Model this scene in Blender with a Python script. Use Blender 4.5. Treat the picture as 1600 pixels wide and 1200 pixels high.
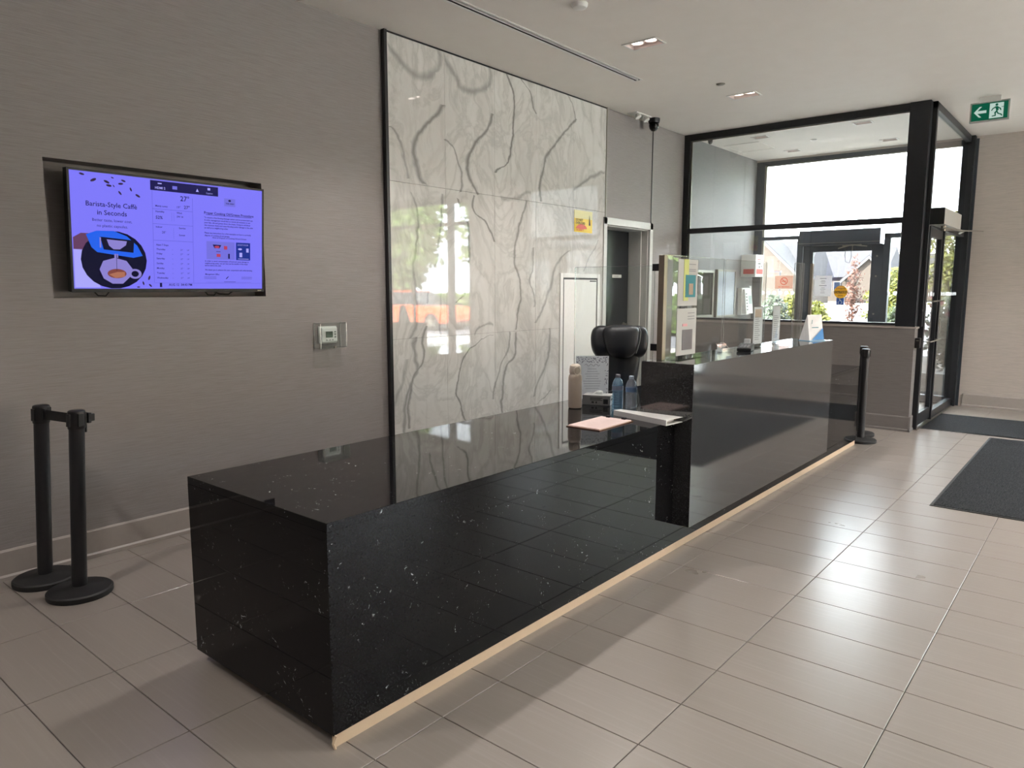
import bpy, bmesh, math, random
from mathutils import Vector, Matrix
random.seed(7)
PI = math.pi
S = bpy.context.scene
for o in list(bpy.data.objects): bpy.data.objects.remove(o)
COL = S.collection

# ------------------------------------------------------------ camera
cam = bpy.data.cameras.new('camera'); camo = bpy.data.objects.new('camera', cam); COL.objects.link(camo)
cam.sensor_width = 36.0; cam.lens = 1133.18 * 36 / 1600; cam.clip_start = 0.05; cam.clip_end = 400
YAW, PIT, ROL = 0.69421, -0.13095, 0.00076
fw = Vector((math.cos(YAW)*math.cos(PIT), math.sin(YAW)*math.cos(PIT), math.sin(PIT)))
rt = Vector((math.sin(YAW), -math.cos(YAW), 0)); up = rt.cross(fw)
r2 = rt*math.cos(ROL) + up*math.sin(ROL); u2 = -rt*math.sin(ROL) + up*math.cos(ROL)
m = Matrix((r2, u2, -fw)).transposed().to_4x4(); m.translation = (-1.3132, -1.8475, 1.4903)
camo.matrix_world = m
S.camera = camo

# ------------------------------------------------------------ sky, sun, exposure
SKY = 11.0
w = bpy.data.worlds.new('World'); S.world = w; w.use_nodes = True
bg = w.node_tree.nodes['Background']; bg.inputs[0].default_value = (0.86, 0.93, 1.0, 1); bg.inputs[1].default_value = SKY
sun = bpy.data.lights.new('sun', 'SUN'); sun.energy = 40.0; sun.angle = 0.02; sun.color = (1, .95, .88)
suno = bpy.data.objects.new('sun', sun); COL.objects.link(suno)
suno.rotation_euler = Vector((0.62, -0.45, -0.62)).to_track_quat('-Z', 'Y').to_euler()
suno.location = (-20, 15, 30)
vs = S.view_settings
vs.view_transform = 'Standard'; vs.look = 'None'; vs.gamma = 1; vs.use_curve_mapping = False
vs.exposure = 1.03
DOWNLIGHT_W = 12.0

# ------------------------------------------------------------ helpers
def lin(c):
    return tuple((x/12.92 if x <= .04045 else ((x+.055)/1.055)**2.4) for x in c)
def rgb(r, g, b): return (*lin((r/255, g/255, b/255)), 1)
class N:
    def __init__(s, name):
        s.m = bpy.data.materials.new(name); s.m.use_nodes = True; s.t = s.m.node_tree
        s.b = s.t.nodes['Principled BSDF']; s.out = s.t.nodes['Material Output']
    def n(s, t, **kw):
        x = s.t.nodes.new(t)
        for k, v in kw.items(): setattr(x, k, v)
        return x
    def l(s, a, b): s.t.links.new(a, b)
    def math(s, op, a, b=None, c=None, clamp=False):
        x = s.n('ShaderNodeMath', operation=op, use_clamp=clamp)
        for i, v in enumerate((a, b, c)):
            if v is None: continue
            if isinstance(v, (int, float)): x.inputs[i].default_value = v
            else: s.l(v, x.inputs[i])
        return x.outputs[0]
    def coords(s, kind='Object', scale=(1, 1, 1)):
        if kind == 'World': o = s.n('ShaderNodeNewGeometry').outputs['Position']
        else: o = s.n('ShaderNodeTexCoord').outputs[kind]
        mp = s.n('ShaderNodeMapping'); mp.inputs['Scale'].default_value = scale; s.l(o, mp.inputs[0]); return mp.outputs[0]
    def noise(s, vec, scale, detail=3, rough=.5, dist=0):
        x = s.n('ShaderNodeTexNoise'); x.inputs['Scale'].default_value = scale; x.inputs['Detail'].default_value = detail
        x.inputs['Roughness'].default_value = rough; x.inputs['Distortion'].default_value = dist
        s.l(vec, x.inputs['Vector']); return x.outputs['Fac']
    def ramp(s, fac, pts):
        x = s.n('ShaderNodeValToRGB'); s.l(fac, x.inputs[0]); cr = x.color_ramp
        while len(cr.elements) < len(pts): cr.elements.new(.5)
        for e, (p, c) in zip(cr.elements, pts): e.position = p; e.color = c
        return x.outputs[0]
    def mix(s, f, a, b):
        x = s.n('ShaderNodeMix', data_type='RGBA')
        if isinstance(f, (int, float)): x.inputs[0].default_value = f
        else: s.l(f, x.inputs[0])
        for i, v in ((6, a), (7, b)):
            if isinstance(v, tuple): x.inputs[i].default_value = v
            else: s.l(v, x.inputs[i])
        return x.outputs[2]
    def bump(s, h, strength=.2, dist=.01):
        x = s.n('ShaderNodeBump'); x.inputs['Strength'].default_value = strength; x.inputs['Distance'].default_value = dist
        s.l(h, x.inputs['Height']); s.l(x.outputs[0], s.b.inputs['Normal'])
    def set(s, col=None, rough=None, metal=None, ior=None, spec=None):
        if col is not None:
            if isinstance(col, tuple): s.b.inputs['Base Color'].default_value = col
            else: s.l(col, s.b.inputs['Base Color'])
        if rough is not None:
            if isinstance(rough, (int, float)): s.b.inputs['Roughness'].default_value = rough
            else: s.l(rough, s.b.inputs['Roughness'])
        if metal is not None: s.b.inputs['Metallic'].default_value = metal
        if ior is not None: s.b.inputs['IOR'].default_value = ior
        if spec is not None: s.b.inputs['Specular IOR Level'].default_value = spec
        return s
_plain = {}
def plain(name, col, rough=.5, metal=0, var=.06, scale=30):
    if name in _plain: return _plain[name]
    k = N(name); f = k.noise(k.coords('Object'), scale, 3)
    c2 = tuple(x*(1-var*2) for x in col[:3]) + (1,)
    k.set(k.mix(f, col, c2), rough, metal); _plain[name] = k.m
    return k.m
def schlick(k, f0):
    g = k.n('ShaderNodeNewGeometry'); dp = k.n('ShaderNodeVectorMath', operation='DOT_PRODUCT')
    k.l(g.outputs['Normal'], dp.inputs[0]); k.l(g.outputs['Incoming'], dp.inputs[1])
    c = k.math('SUBTRACT', 1.0, k.math('ABSOLUTE', dp.outputs['Value']), clamp=True)
    return k.math('ADD', k.math('MULTIPLY', k.math('POWER', c, 5.0), 1-f0), f0, clamp=True)
def glass_mat(name, tint, refl_ior=1.45, extra=0.0, rough=0.0):
    k = N(name); k.t.nodes.remove(k.b)
    tr = k.n('ShaderNodeBsdfTransparent'); tr.inputs[0].default_value = tint
    gl = k.n('ShaderNodeBsdfGlossy'); gl.inputs['Roughness'].default_value = rough
    f = schlick(k, ((refl_ior-1)/(refl_ior+1))**2 + extra)
    mx = k.n('ShaderNodeMixShader'); k.l(f, mx.inputs[0]); k.l(tr.outputs[0], mx.inputs[1]); k.l(gl.outputs[0], mx.inputs[2])
    k.l(mx.outputs[0], k.out.inputs[0]); return k.m
def emit(name, col, st):
    k = N(name); k.set((0, 0, 0, 1), .5, spec=.08); k.b.inputs['Emission Color'].default_value = col; k.b.inputs['Emission Strength'].default_value = st / 2**vs.exposure
    return k.m

def B(bm, x0, x1, y0, y1, z0, z1):
    v = [bm.verts.new(p) for p in ((x0,y0,z0),(x1,y0,z0),(x1,y1,z0),(x0,y1,z0),(x0,y0,z1),(x1,y0,z1),(x1,y1,z1),(x0,y1,z1))]
    for f in ((0,3,2,1),(4,5,6,7),(0,1,5,4),(1,2,6,5),(2,3,7,6),(3,0,4,7)): bm.faces.new([v[i] for i in f])
    return v
def box(*a):
    bm = bmesh.new(); B(bm, *a); return bm
def boxes(L):
    bm = bmesh.new()
    for a in L: B(bm, *a)
    return bm
def xf(verts, M):
    for v in verts: v.co = M @ v.co
def lathe(bm, prof, seg=24, M=None, cap=True):
    rings = []
    for r, z in prof:
        rings.append([bm.verts.new((r*math.cos(2*PI*i/seg), r*math.sin(2*PI*i/seg), z)) for i in range(seg)])
    for a, b in zip(rings, rings[1:]):
        for i in range(seg): bm.faces.new((a[i], a[(i+1) % seg], b[(i+1) % seg], b[i]))
    if cap: bm.faces.new(rings[0][::-1]); bm.faces.new(rings[-1])
    if M is not None:
        for r_ in rings: xf(r_, M)
def tube(bm, pts, r, seg=8, cap=True):
    pts = [Vector(p) for p in pts]; rings = []
    for i, p in enumerate(pts):
        d = (pts[min(i+1, len(pts)-1)] - pts[max(i-1, 0)]).normalized()
        a = d.orthogonal().normalized() if i == 0 else (la - d*la.dot(d)).normalized()
        la = a; b = d.cross(a); rr = r[i] if isinstance(r, (list, tuple)) else r
        rings.append([bm.verts.new(p + (a*math.cos(2*PI*k/seg) + b*math.sin(2*PI*k/seg))*rr) for k in range(seg)])
    for a, b in zip(rings, rings[1:]):
        for i in range(seg): bm.faces.new((a[i], a[(i+1) % seg], b[(i+1) % seg], b[i]))
    if cap: bm.faces.new(rings[0][::-1]); bm.faces.new(rings[-1])
def prism(bm, pts, axis, a0, a1):
    """polygon pts (2D) extruded along axis ('x': pts=(y,z); 'y': (x,z); 'z': (x,y))"""
    def mk(p, t):
        return {'x': (t, p[0], p[1]), 'y': (p[0], t, p[1]), 'z': (p[0], p[1], t)}[axis]
    A = [bm.verts.new(mk(p, a0)) for p in pts]; Bv = [bm.verts.new(mk(p, a1)) for p in pts]
    bm.faces.new(A[::-1]); bm.faces.new(Bv); n = len(pts)
    for i in range(n): bm.faces.new((A[i], A[(i+1) % n], Bv[(i+1) % n], Bv[i]))
def quad(bm, o, ux, uy, w_, h_):
    o, ux, uy = Vector(o), Vector(ux), Vector(uy)
    bm.faces.new([bm.verts.new(p) for p in (o, o+ux*w_, o+ux*w_+uy*h_, o+uy*h_)])
def poly(bm, pts, o, ux, uy):
    o, ux, uy = Vector(o), Vector(ux), Vector(uy)
    bm.faces.new([bm.verts.new(o+ux*p[0]+uy*p[1]) for p in pts])
def disc(bm, o, ux, uy, r, seg=20, r0=0, a0=0, a1=2*PI, sy=1):
    o, ux, uy = Vector(o), Vector(ux), Vector(uy)
    P = lambda rr, t: o + ux*rr*math.cos(t) + uy*rr*sy*math.sin(t)
    if r0 == 0 and a1-a0 > 6.2:
        bm.faces.new([bm.verts.new(P(r, 2*PI*i/seg)) for i in range(seg)]); return
    out = [bm.verts.new(P(r, a0+(a1-a0)*i/seg)) for i in range(seg+1)]; inn = [bm.verts.new(P(r0, a0+(a1-a0)*i/seg)) for i in range(seg+1)]
    for i in range(seg): bm.faces.new((inn[i], out[i], out[i+1], inn[i+1]))
def text(bm, s, size, o, ux, uy, align='LEFT', bold=0.0, sx=1.0):
    c = bpy.data.curves.new('t', 'FONT'); c.body = s; c.size = size; c.align_x = align; c.offset = bold; c.resolution_u = 2
    t = bpy.data.objects.new('t', c); me = bpy.data.meshes.new_from_object(t)
    ux, uy, o = Vector(ux), Vector(uy), Vector(o); n = ux.cross(uy)
    vs_ = [bm.verts.new(o + ux*v.co.x*sx + uy*v.co.y) for v in me.vertices]
    for p in me.polygons:
        try: bm.faces.new([vs_[i] for i in p.vertices])
        except ValueError: pass
    bpy.data.objects.remove(t); bpy.data.curves.remove(c); bpy.data.meshes.remove(me)
def woff(p):
    v = Vector((0, 0, 0))
    while p: v = v + p.location; p = p.parent
    return v
def obj(name, bm, mat, parent=None, smooth=False, bevel=0, seg=2, label=None, norm=False):
    off = woff(parent)
    if norm: bmesh.ops.recalc_face_normals(bm, faces=bm.faces)
    if off.length > 0: bmesh.ops.translate(bm, verts=bm.verts, vec=-off)
    me = bpy.data.meshes.new(name); bm.to_mesh(me); bm.free()
    if mat: me.materials.append(mat)
    o = bpy.data.objects.new(name, me); COL.objects.link(o); o.parent = parent
    if smooth:
        for p in me.polygons: p.use_smooth = True
        if smooth == 'auto':
            bmx = bmesh.new(); bmx.from_mesh(me)
            for e in bmx.edges:
                if len(e.link_faces) == 2 and e.calc_face_angle(0) > .6: e.smooth = False
            bmx.to_mesh(me); bmx.free()
    if bevel:
        b = o.modifiers.new('bevel', 'BEVEL'); b.width = bevel; b.segments = seg; b.limit_method = 'ANGLE'; b.angle_limit = .6
    if label: o['label'] = label
    return o
def thing(name, label, cat, loc=(0, 0, 0), group=None, kind=None):
    o = bpy.data.objects.new(name, None); o.empty_display_size = .05; COL.objects.link(o); o.location = loc
    o['label'] = label; o['category'] = cat
    if group: o['group'] = group
    if kind: o['kind'] = kind
    return o
def tag(o, label, cat, group=None):
    o['label'] = label; o['category'] = cat
    if group: o['group'] = group
    return o
def struct(name, label, cat, loc=(0, 0, 0)):
    return thing(name, label, cat, loc, kind='structure')
def sobj(name, bm, mat, label, cat, **k):
    o = obj(name, bm, mat, None, **k); o['kind'] = 'structure'; o['label'] = label; o['category'] = cat; return o
def dup(root, loc=None, rz=None, label=None, group=None):
    def rec(o, par):
        c = o.copy(); COL.objects.link(c); c.parent = par
        for ch in [q for q in bpy.data.objects if q.parent == o and q != c]: rec(ch, c)
        return c
    r = rec(root, root.parent)
    if loc is not None: r.location = loc
    if rz is not None: r.rotation_euler = (0, 0, rz)
    if label: r['label'] = label
    if group: r['group'] = group
    return r
X, Y, Z = (1, 0, 0), (0, 1, 0), (0, 0, 1)

# ------------------------------------------------------------ materials
def wallpaper(name, c):
    k = N(name); v = k.coords('World', (1, 1, 1))
    mp = k.n('ShaderNodeMapping'); mp.inputs['Scale'].default_value = (3.0, 3.0, 110); k.l(v, mp.inputs[0])
    a = k.noise(mp.outputs[0], 2.2, 4, .65, .3)
    b = k.noise(v, 1.3, 2)
    c1 = tuple(x*.82 for x in c[:3])+(1,); c2 = tuple(min(1, x*1.12) for x in c[:3])+(1,)
    col = k.ramp(a, [(.3, c1), (.55, c), (.75, c2)])
    col = k.mix(k.math('MULTIPLY', b, .25), col, (c[0]*1.0, c[1]*.9, c[2]*.9, 1))
    k.set(col, .62, spec=.35); k.bump(a, .35, .004); return k.m
M_wall = wallpaper('taupe_grasscloth', rgb(143, 138, 136))
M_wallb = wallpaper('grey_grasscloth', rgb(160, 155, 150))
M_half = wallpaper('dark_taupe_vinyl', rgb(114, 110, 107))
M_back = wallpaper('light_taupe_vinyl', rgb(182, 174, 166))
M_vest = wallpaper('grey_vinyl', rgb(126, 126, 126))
M_trimw = plain('taupe_paint', rgb(158, 150, 144), .45)
k = N('ceiling_paint'); f = k.noise(k.coords('World'), 6, 4); k.set(k.mix(f, rgb(230, 225, 218), rgb(224, 218, 210)), .8); M_ceil = k.m
M_white = plain('white_paint', rgb(225, 224, 220), .4)
M_whitep = plain('white_plastic', rgb(228, 228, 224), .35)
M_blackm = plain('black_metal', rgb(30, 30, 33), .35, 0)
M_alu = plain('dark_anodised_frame', rgb(24, 26, 31), .38)
M_alu_haze = plain('hazed_dark_frame', rgb(58, 64, 72), .4)  # dark frame colour lightened to blue-grey to stand in for haze
M_edge = plain('brushed_edge_metal', rgb(150, 145, 135), .3, .8)
M_black = plain('black_plastic', rgb(17, 17, 19), .4)
M_rubber = plain('black_rubber', rgb(22, 22, 23), .6)
M_glass = glass_mat('window_glass', (.94, .95, .945, 1), 1.5, 0.01)
M_acry = glass_mat('acrylic_sheet', (.95, .97, .965, 1), 1.40, .0)
k = glass_mat('acrylic_edge', (.90, .93, .92, 1), 1.49, .40, .25); M_acre = k
# granite: black with scattered white flecks
k = N('black_granite'); v = k.coords('World')
n1 = k.noise(v, 6, 5, .6, .6); n2 = k.noise(v, 24, 6, .72, 2.4); n3 = k.noise(v, 150, 2)
mask = k.math('MULTIPLY', k.ramp(n1, [(.51, (0,0,0,1)), (.57, (1,1,1,1))]), k.ramp(n2, [(.635, (0,0,0,1)), (.665, (1,1,1,1))]))
n4 = k.noise(v, 55, 3, .6, 1.0)
speck = k.ramp(n4, [(.73, (0,0,0,1)), (.77, (1,1,1,1))])
mask = k.math('MAXIMUM', mask, k.math('MULTIPLY', speck, .25))
base = k.ramp(n3, [(.3, (.0035, .0035, .004, 1)), (.8, (.010, .010, .011, 1))])
k.set(k.mix(mask, base, (.45, .48, .48, 1)), .03, spec=.17); M_gran = k.m
k = N('dark_quartz'); v = k.coords('World'); n3 = k.noise(v, 180, 2)
k.set(k.ramp(n3, [(.3, (.020, .020, .021, 1)), (.8, (.040, .041, .043, 1))]), .07, ior=1.85); M_quartz = k.m
# floor tile
k = N('floor_tile'); v = k.coords('World', (55, 1.3, 1)); v2 = k.coords('World')
a = k.noise(v, 1.3, 5, .6, .25); b = k.noise(v2, 2.2, 3); c_ = k.noise(v2, 260, 2)
oi = k.n('ShaderNodeObjectInfo').outputs['Random']
cc = k.ramp(a, [(.25, rgb(131, 124, 117)), (.5, rgb(132, 125, 118)), (.68, rgb(137, 130, 124)), (.8, rgb(148, 141, 136))])
cc = k.mix(k.math('MULTIPLY', oi, .14), cc, rgb(124, 114, 105))
cc = k.mix(k.math('MULTIPLY', b, .2), cc, rgb(142, 131, 125))
rr = k.math('ADD', k.math('MULTIPLY', b, .08), .25)
k.set(cc, rr, spec=.75); k.bump(k.math('ADD', a, k.math('MULTIPLY', c_, .5)), .07, .002); M_tile = k.m
M_grout = plain('grout', rgb(58, 53, 49), .8, 0, .1, 90)
M_strip = plain('beige_kick_strip', rgb(200, 176, 148), .45)
k = N('entrance_mat'); v = k.coords('World'); a = k.noise(v, 90, 4, .8); b = k.noise(k.coords('World', (1, 12, 1)), 14, 3, .7)
k.set(k.ramp(k.math('ADD', k.math('MULTIPLY', a, .6), k.math('MULTIPLY', b, .4)), [(.38, rgb(16, 17, 18)), (.62, rgb(60, 62, 65))]), .95, spec=.1); k.bump(a, .8, .01); M_mat = k.m

# marble with hand-placed veins: every vein is a smooth curve of x over height (or height over x)
VEX = [  # (kind, strength, width, [(x, z)...])   kind 'v' = x as function of z
('h', 0.50, 0.050, [(2.379, 3.255), (2.465, 3.198), (2.554, 3.127), (2.646, 3.105), (2.781, 3.134), (2.851, 3.175)]),
('v', 0.50, 0.035, [(2.841, 3.170), (2.885, 3.208), (2.902, 3.259), (2.884, 3.351)]),
('h', 0.50, 0.050, [(2.953, 3.285), (3.045, 3.208), (3.150, 3.117), (3.237, 3.098), (3.395, 3.137), (3.469, 3.182)]),
('v', 0.50, 0.035, [(3.453, 3.171), (3.507, 3.234), (3.512, 3.287), (3.489, 3.342)]),
('v', 0.60, 0.022, [(2.362, 2.677), (2.433, 2.643), (2.503, 2.560), (2.528, 2.456), (2.562, 2.311)]),
('v', 0.55, 0.022, [(2.583, 2.224), (2.646, 2.136), (2.652, 1.947), (2.604, 1.753), (2.610, 1.512), (2.617, 1.334), (2.602, 1.187), (2.556, 1.099)]),
('v', 0.80, 0.045, [(2.948, 2.922), (2.794, 2.783), (2.685, 2.683), (2.625, 2.564), (2.641, 2.430), (2.706, 2.313), (2.745, 2.289)]),
('v', 0.70, 0.022, [(2.954, 2.690), (3.058, 2.613), (3.121, 2.505), (3.163, 2.333), (3.140, 2.286)]),
('v', 0.80, 0.020, [(3.099, 2.242), (3.147, 2.112), (3.221, 1.999), (3.232, 1.844), (3.204, 1.636), (3.177, 1.479), (3.050, 1.359)]),
('v', 0.80, 0.035, [(3.534, 2.969), (3.462, 2.836), (3.300, 2.692), (3.220, 2.562), (3.252, 2.402), (3.342, 2.291)]),
('v', 0.80, 0.022, [(3.285, 2.274), (3.295, 2.150), (3.387, 2.081), (3.482, 1.994), (3.554, 1.888)]),
('v', 0.90, 0.022, [(3.717, 3.347), (3.767, 3.258), (3.817, 3.144), (3.818, 2.894), (3.780, 2.731), (3.754, 2.617), (3.581, 2.517), (3.556, 2.491)]),
('v', 0.80, 0.020, [(3.893, 3.346), (3.959, 3.297), (4.052, 3.253), (4.079, 3.162), (4.134, 3.092)]),
('v', 0.80, 0.030, [(4.790, 3.157), (4.643, 3.028), (4.464, 2.881), (4.320, 2.742), (4.236, 2.564), (4.209, 2.460), (4.225, 2.311)]),
('v', 0.60, 0.020, [(4.622, 3.340), (4.732, 3.233), (4.780, 3.155)]),
('h', 0.60, 0.030, [(5.311, 2.701), (5.071, 2.626), (4.874, 2.532), (4.747, 2.483)]),
('v', 0.70, 0.022, [(4.002, 2.272), (3.927, 2.118), (3.867, 1.984), (3.838, 1.704), (3.914, 1.517), (3.900, 1.307), (3.855, 1.118)]),
('v', 0.60, 0.020, [(2.896, 2.256), (2.905, 2.093), (2.877, 1.845), (2.840, 1.712), (2.755, 1.480), (2.730, 1.381)]),
('v', 0.55, 0.018, [(2.946, 1.715), (2.896, 1.547), (2.880, 1.328), (2.888, 1.107)]),
('v', 0.60, 0.020, [(4.113, 1.864), (4.083, 1.672), (4.052, 1.556), (4.116, 1.420), (4.117, 1.322)]),
('v', 0.55, 0.035, [(4.683, 1.868), (4.510, 1.761), (4.410, 1.618), (4.344, 1.458), (4.247, 1.300), (4.134, 1.165)]),
('v', 0.60, 0.030, [(2.601, 1.105), (2.586, 0.974), (2.617, 0.839), (2.525, 0.698), (2.478, 0.554), (2.472, 0.339)]),
('v', 0.70, 0.025, [(2.726, 1.199), (2.679, 1.101), (2.675, 0.934), (2.594, 0.808), (2.547, 0.679), (2.510, 0.534), (2.529, 0.397)]),
('v', 0.40, 0.030, [(2.509, 0.947), (2.473, 0.786), (2.395, 0.663), (2.369, 0.503)]),
('v', 0.80, 0.016, [(3.535, 1.085), (3.303, 1.015), (3.171, 0.916), (3.105, 0.779), (3.065, 0.623), (3.114, 0.456), (3.165, 0.358)]),
('v', 0.60, 0.020, [(3.765, 1.102), (3.750, 0.932), (3.633, 0.770), (3.561, 0.606), (3.547, 0.513)]),
('v', 0.70, 0.025, [(3.855, 1.098), (3.840, 0.888), (3.721, 0.743), (3.662, 0.558), (3.662, 0.365)]),
('v', 0.55, 0.030, [(4.366, 1.096), (4.368, 0.892), (4.286, 0.715), (4.188, 0.581), (4.124, 0.447)]),
('v', 0.50, 0.025, [(4.390, 0.499), (4.256, 0.411), (4.157, 0.382)]),
('v', 0.50, 0.020, [(5.207, 1.996), (5.093, 1.863), (4.945, 1.668)]),
('h', 0.50, 0.020, [(3.303, 1.105), (3.384, 1.165), (3.466, 1.183), (3.535, 1.159)]),
('h', 0.40, 0.030, [(3.654, 2.275), (3.858, 2.290), (3.990, 2.355), (4.071, 2.355)]),
]
def marble():
    k = N('veined_porcelain'); pos = k.n('ShaderNodeNewGeometry').outputs['Position']
    wn = k.n('ShaderNodeTexNoise'); wn.inputs['Scale'].default_value = 5.5; wn.inputs['Detail'].default_value = 4; k.l(pos, wn.inputs['Vector'])
    sb = k.n('ShaderNodeVectorMath', operation='SUBTRACT'); k.l(wn.outputs['Color'], sb.inputs[0]); sb.inputs[1].default_value = (.5, .5, .5)
    sc = k.n('ShaderNodeVectorMath', operation='SCALE'); k.l(sb.outputs[0], sc.inputs[0]); sc.inputs['Scale'].default_value = .10
    ad = k.n('ShaderNodeVectorMath', operation='ADD'); k.l(pos, ad.inputs[0]); k.l(sc.outputs[0], ad.inputs[1])
    sp = k.n('ShaderNodeSeparateXYZ'); k.l(ad.outputs[0], sp.inputs[0])
    sr = k.n('ShaderNodeSeparateXYZ'); k.l(pos, sr.inputs[0])
    xn = k.math('DIVIDE', k.math('SUBTRACT', sp.outputs['X'], 2.2), 3.3); zn = k.math('DIVIDE', sp.outputs['Z'], 3.5)
    total = None
    for kind, st, wd, pts in VEX:
        q = [((x-2.2)/3.3, z/3.5) for x, z in pts]
        q = sorted([(b_, a_) for a_, b_ in q]) if kind == 'v' else sorted(q)
        fc = k.n('ShaderNodeFloatCurve'); cu = fc.mapping.curves[0]
        while len(cu.points) > 2: cu.points.remove(cu.points[0])
        cu.points[0].location = q[0]; cu.points[1].location = q[-1]
        for p in q[1:-1]: cu.points.new(*p)
        fc.mapping.update()
        src, oth, span = (zn, xn, 3.3) if kind == 'v' else (xn, zn, 3.5)
        k.l(src, fc.inputs['Value'])
        d = k.math('ABSOLUTE', k.math('SUBTRACT', oth, fc.outputs[0]))
        mr = k.n('ShaderNodeMapRange', interpolation_type='SMOOTHSTEP'); k.l(d, mr.inputs[0])
        mr.inputs[1].default_value = wd/span; mr.inputs[2].default_value = 0; mr.inputs[3].default_value = 0; mr.inputs[4].default_value = st
        lo, hi = q[0][0], q[-1][0]
        cmp_ = k.math('COMPARE', src, (lo+hi)/2, (hi-lo)/2)
        val = k.math('MULTIPLY', mr.outputs[0], cmp_)
        total = val if total is None else k.math('MAXIMUM', total, val)
    # soft flowing bands
    mp = k.n('ShaderNodeMapping'); mp.inputs['Scale'].default_value = (1.1, 1, .7); k.l(ad.outputs[0], mp.inputs[0])
    fl = k.noise(mp.outputs[0], 1.7, 6, .58, 2.6)
    band = k.ramp(fl, [(.30, rgb(196, 194, 189)), (.44, rgb(204, 203, 198)), (.5, rgb(188, 187, 182)), (.56, rgb(205, 204, 199)), (.70, rgb(212, 211, 207))])
    fine = k.n('ShaderNodeTexWave'); fine.inputs['Scale'].default_value = 1.6; fine.inputs['Distortion'].default_value = 9; fine.inputs['Detail'].default_value = 4; fine.inputs['Detail Scale'].default_value = 1.2
    k.l(mp.outputs[0], fine.inputs['Vector'])
    band = k.mix(k.math('MULTIPLY', k.ramp(fine.outputs['Fac'], [(.8, (0,0,0,1)), (1, (1,1,1,1))]), .25), band, rgb(176, 175, 170))
    k.set(k.mix(total, band, rgb(112, 111, 107)), .025); k.b.inputs['IOR'].default_value = 1.78
    return k.m
M_marb = marble()
def backlit(name, col, f=.5):
    k = N(name); k.set(col, .7); tl = k.n('ShaderNodeBsdfTranslucent'); tl.inputs[0].default_value = col
    mx = k.n('ShaderNodeMixShader'); mx.inputs[0].default_value = f; k.l(k.b.outputs[0], mx.inputs[1]); k.l(tl.outputs[0], mx.inputs[2]); k.l(mx.outputs[0], k.out.inputs[0]); return k.m
M_frost = backlit('frosted_white_film', rgb(235, 238, 240), .7)
M_thin = backlit('thin_white_paper', rgb(243, 242, 246), .45)

# ------------------------------------------------------------ structure: floor
CEIL = 3.35; TX, TY = .3040, .6037; OX, OY = .658, -.7498
fl = sobj('floor', box(-5.3, 9.5, -8.1, 2.8, -.15, -.006), M_grout, 'beige-brown porcelain tile floor running through the lobby', 'floor')
camp = Vector((-1.3132, -1.8475, 0)); fdir = Vector((fw.x, fw.y, 0)).normalized(); cand = []
for i in range(-16, 29):
    for j in range(-13, 6):
        x0, y0 = OX+i*TX, OY+j*TY; x1, y1 = min(x0+TX, 9.44), min(y0+TY, 2.43)
        if x1-x0 < .05 or y1-y0 < .05 or x0 < -5.2 or y0 < -8: continue
        c = Vector(((x0+x1)/2, (y0+y1)/2, 0)) - camp; dpt = c.dot(fdir); lat = abs(c.dot(Vector((rt.x, rt.y, 0))))
        vis = dpt > 1.0 and lat < dpt*.80 and not (.0 < x0 and x1 < 6.0 and y0 > .3 and y1 < 2.4 and False)
        hid = (x0 > .6 and y0 > -.1 and x0 < 6.0)
        cand.append((0 if (vis and not hid) else 1, c.length, x0+.0017, x1-.0017, y0+.0017, y1-.0017))
cand.sort(); rest = bmesh.new()
def tile_bm(bm, x0, x1, y0, y1):
    vv = [bm.verts.new(p) for p in ((x0,y0,-.008),(x1,y0,-.008),(x1,y1,-.008),(x0,y1,-.008),(x0,y0,-.0012),(x1,y0,-.0012),(x1,y1,-.0012),(x0,y1,-.0012),
          (x0+.0016,y0+.0016,0),(x1-.0016,y0+.0016,0),(x1-.0016,y1-.0016,0),(x0+.0016,y1-.0016,0))]
    for f in ((0,1,5,4),(1,2,6,5),(2,3,7,6),(3,0,4,7),(4,5,9,8),(5,6,10,9),(6,7,11,10),(7,4,8,11),(8,9,10,11)): bm.faces.new([vv[q] for q in f])
tile_me = {}
for n_, (a, d, x0, x1, y0, y1) in enumerate(cand):
    if n_ < 298:
        key = (round(x1-x0, 3), round(y1-y0, 3))
        if key not in tile_me:
            bm = bmesh.new(); tile_bm(bm, 0, x1-x0, 0, y1-y0); me = bpy.data.meshes.new('tile'); bm.to_mesh(me); bm.free(); me.materials.append(M_tile); tile_me[key] = me
        o = bpy.data.objects.new('tile', tile_me[key]); COL.objects.link(o); o.parent = fl; o.location = (x0, y0, 0)
    else: tile_bm(rest, x0, x1, y0, y1)
o = obj('tile_field', rest, M_tile, fl); o['kind'] = 'stuff'

# ------------------------------------------------------------ structure: walls
YW, YF = 2.44, 2.42
wl = bmesh.new()
for a in ((-5.3, .088, 0, CEIL+.3), (.088, 1.325, 0, 1.438), (.088, 1.325, 2.155, CEIL+.3), (1.325, 2.345, 0, CEIL+.3)):
    B(wl, a[0], a[1], YW, YW+.36, a[2], a[3])
B(wl, .088, 1.325, YW+.13, YW+.36, 1.438, 2.155)
for a in ((2.345, 5.36, 0, CEIL+.3), (5.36, 6.29, 2.17, CEIL+.3), (6.29, 7.16, 0, CEIL+.3)):
    B(wl, a[0], a[1], YF, YW+.36, a[2], a[3])
wall_left = sobj('wall_left', wl, M_wall, 'long taupe grasscloth wall on the left behind the desk', 'wall')
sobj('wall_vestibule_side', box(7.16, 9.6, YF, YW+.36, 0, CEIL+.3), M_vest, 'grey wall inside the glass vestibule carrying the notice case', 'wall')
B_ = bmesh.new(); B(B_, 5.0, 7.0, 2.8, 2.86, 0, 2.4)
sobj('wall_closet', B_, M_wallb, 'plain backing wall behind the recessed dark door', 'wall')
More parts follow.
